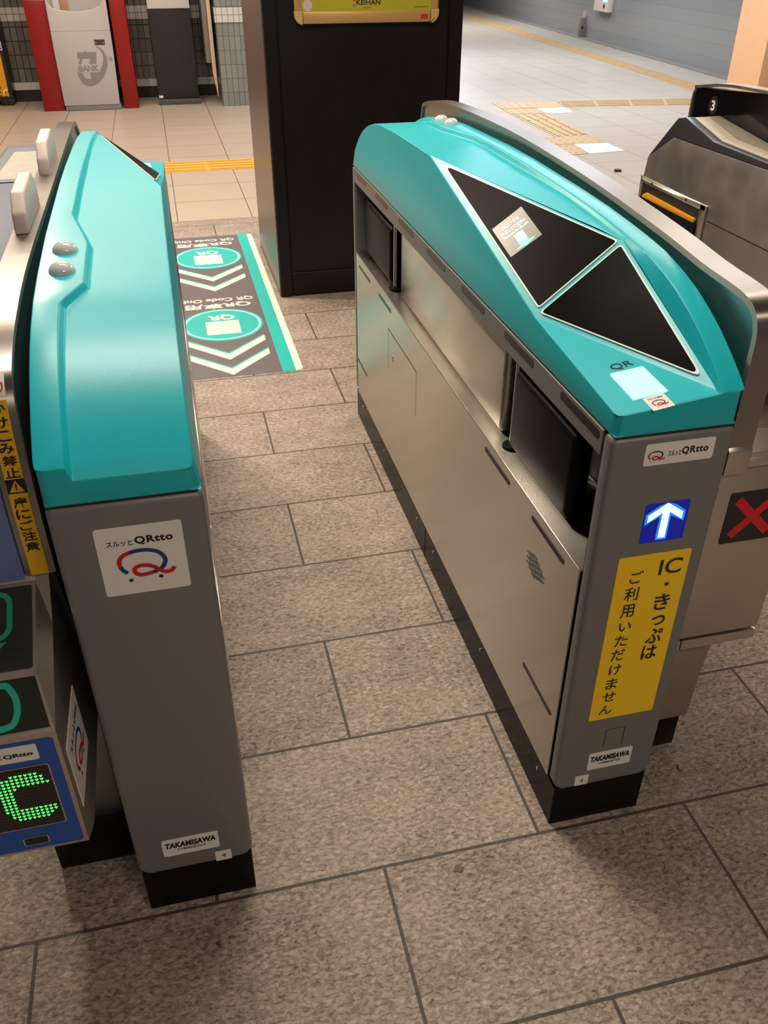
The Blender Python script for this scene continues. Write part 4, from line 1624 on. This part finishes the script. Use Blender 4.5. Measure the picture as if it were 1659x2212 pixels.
for s in (-1, 1):
    pts = [(s * (PW - .033), .0), (s * (PW - .033), .050), (s * PW, .050)] + [(s * (PW - .038 + .038 * math.cos(math.radians(t))), .038 - .038 * math.sin(math.radians(t))) for t in range(0, 91, 15)]
    B().plate(fp_, pts, 0, .015).done('frame_corner', GOLDC, ps, smooth=0)
pst = B().plate(fp_, [(-PW + .028, .044), (PW - .028, .044), (PW - .028, PH), (-PW + .028, PH)], 0, .003).done('poster', mat('poster_lime', (.42, .38, .025), .35, grain=.05, var=.04), ps, smooth=0)
text('KEIHAN', fp_, -.044, .055, .068, .085, INKBR, pst, h=.004, bold=.02)
b = B()
b.plate(fp_, [(-.020, .056), (.012, .056), (.012, .059), (-.020, .059)], .003, .0036)
b.plate(fp_, [(.197, .056), (.256, .056), (.256, .060), (.197, .060)], .003, .0036)
b.done('small_print', mat('faded_print', (.22, .19, .03), .5, grain=.04), pst, smooth=0)
B().plate(fp_, ellipse(-.243, .068, .019, .021, 24), .003, .0036).done('pink_disc', mat('pale_pink', (.60, .44, .44), .5, grain=.04), pst, smooth=0)
b = B()
b.plate(fp_, ellipse(-.053, .087, .0055, .006, 12), .003, .004)
b.done('logo_spot', LRED, pst, smooth=0)
b = B()
b.plate(fp_, ellipse(-.052, .066, .004, .006, 12), .003, .004)
b.done('logo_leaf', mat('soft_green', (.10, .25, .18), .5), pst, smooth=0)
B().plate(fp_, [(-PW + .028, .100), (PW - .028, .100), (PW - .028, .108), (-PW + .028, .108)], .003, .004).done('poster_band', GOLD, pst, smooth=0)
B().plate(fp_, [(.223, .016), (.252, .016), (.252, .033), (.223, .033)], .014, .0148).done('red_tab', mat('red_tab', (.55, .02, .02), .5), ps, smooth=0)

# ------------------------------------------------------------------ corridor wall things
def wall_s(px, py, off):
    """distance along the wall and height where a pixel meets the wall plane shifted inward by off"""
    d = ray(px, py)
    o = Vector((0, 0, CAMH))
    p0 = wb - wn * off
    t = (p0 - o).dot(wn) / d.dot(wn)
    q = o + d * t
    return (q - wb).dot(wd), q.z


s0, z0 = wall_s(1281, 22, .10)
s1, _ = wall_s(1310, 27, .10)
wbx = empty('intercom_box', along((s0 + s1) / 2, -.0, z0))
tag(wbx, 'cream wall box with a lit cyan screen on the grey corridor wall', 'wall box')
wbx.rotation_euler = (0, 0, math.atan2(wd.y, wd.x))
hl = abs(s1 - s0) / 2
b = B()
b.box(-hl, hl, .0, .10, -.0, 1.0)
b.done('housing', mat('cream_box', (.66, .56, .46), .5, grain=.04), wbx, bevel=.012)
fi = Fr((0, .1005, 0), (-1, 0, 0), (0, 0, 1))
B().plate(fi, rrect(hl * .35, hl * .95, .14, .95, .01), 0, .003).done('screen', CYANL, wbx, smooth=0)
b = B()
b.plate(fi, ellipse(hl * .55, .08, .03, .03, 14), 0, .006)
b.done('button', INK, wbx, smooth=0)

p0 = fl(1258, 81)
bo = empty('sign_post', (p0.x, p0.y, 0))
tag(bo, 'low brown post with a pink card on top beside the grey corridor wall', 'sign')
bo.rotation_euler = (0, 0, math.atan2(wd.y, wd.x) - math.pi / 2)
scale = p0.length
hz = at(1258, 38, 1, p0.y).z
ht = at(1260, 27, 1, p0.y).z
wdt = (at(1268, 60, 1, p0.y) - at(1250, 60, 1, p0.y)).length / 2
b = B()
b.prism([(-wdt * 1.1, 0), (wdt * 1.1, 0), (wdt * .95, hz), (-wdt * .85, hz)], 'y', -.05, .05)
b.done('post', mat('post_brown', (.17, .14, .12), .5, grain=.05, var=.1), bo, bevel=.01)
b = B()
b.box(-wdt * .45, wdt * .55, -.012, .0, hz, ht + .02)
b.done('pink_card', mat('pink_card', (.62, .40, .50), .5, grain=.04), bo)
b = B()
for x in (-wdt * .55, wdt * .55):
    b.tube([(x, -.049, hz * .52), (x, -.058, hz * .52)], .022, 10)
b.done('post_bolt', DARK, bo)

# ------------------------------------------------------------------ litter
def scrap(px, py, pts, h, m, name, label, cat):
    o = fl(px, py)
    b = B()
    b.prism(pts, 'z', .0, h)
    t = b.done(name, m, bevel=h * .2, seg=1)
    t.location = (o.x, o.y, 0)
    tag(t, label, cat)


scrap(990, 1878, [(-.010, -.002), (.004, -.008), (.012, .001), (-.004, .008)], .0016, mat('brown_paper', (.13, .10, .06), .7), 'paper_scrap', 'tiny brown paper scrap on the stone tile in the foreground', 'litter')
scrap(1469, 1660, [(-.006, -.004), (.002, -.007), (.006, .001), (.001, .006), (-.005, .004)], .007, mat('grit', (.28, .24, .20), .8, var=.2), 'pebble', 'small pale pebble on the floor beside the right gate foot', 'litter')
scrap(1333, 370, [(-.030, -.02), (.02, -.03), (.03, .01), (-.01, .03)], .014, mat('dark_scrap', (.02, .02, .02), .7), 'black_scrap', 'small black scrap on the pale floor left of the number 3 gate', 'litter')
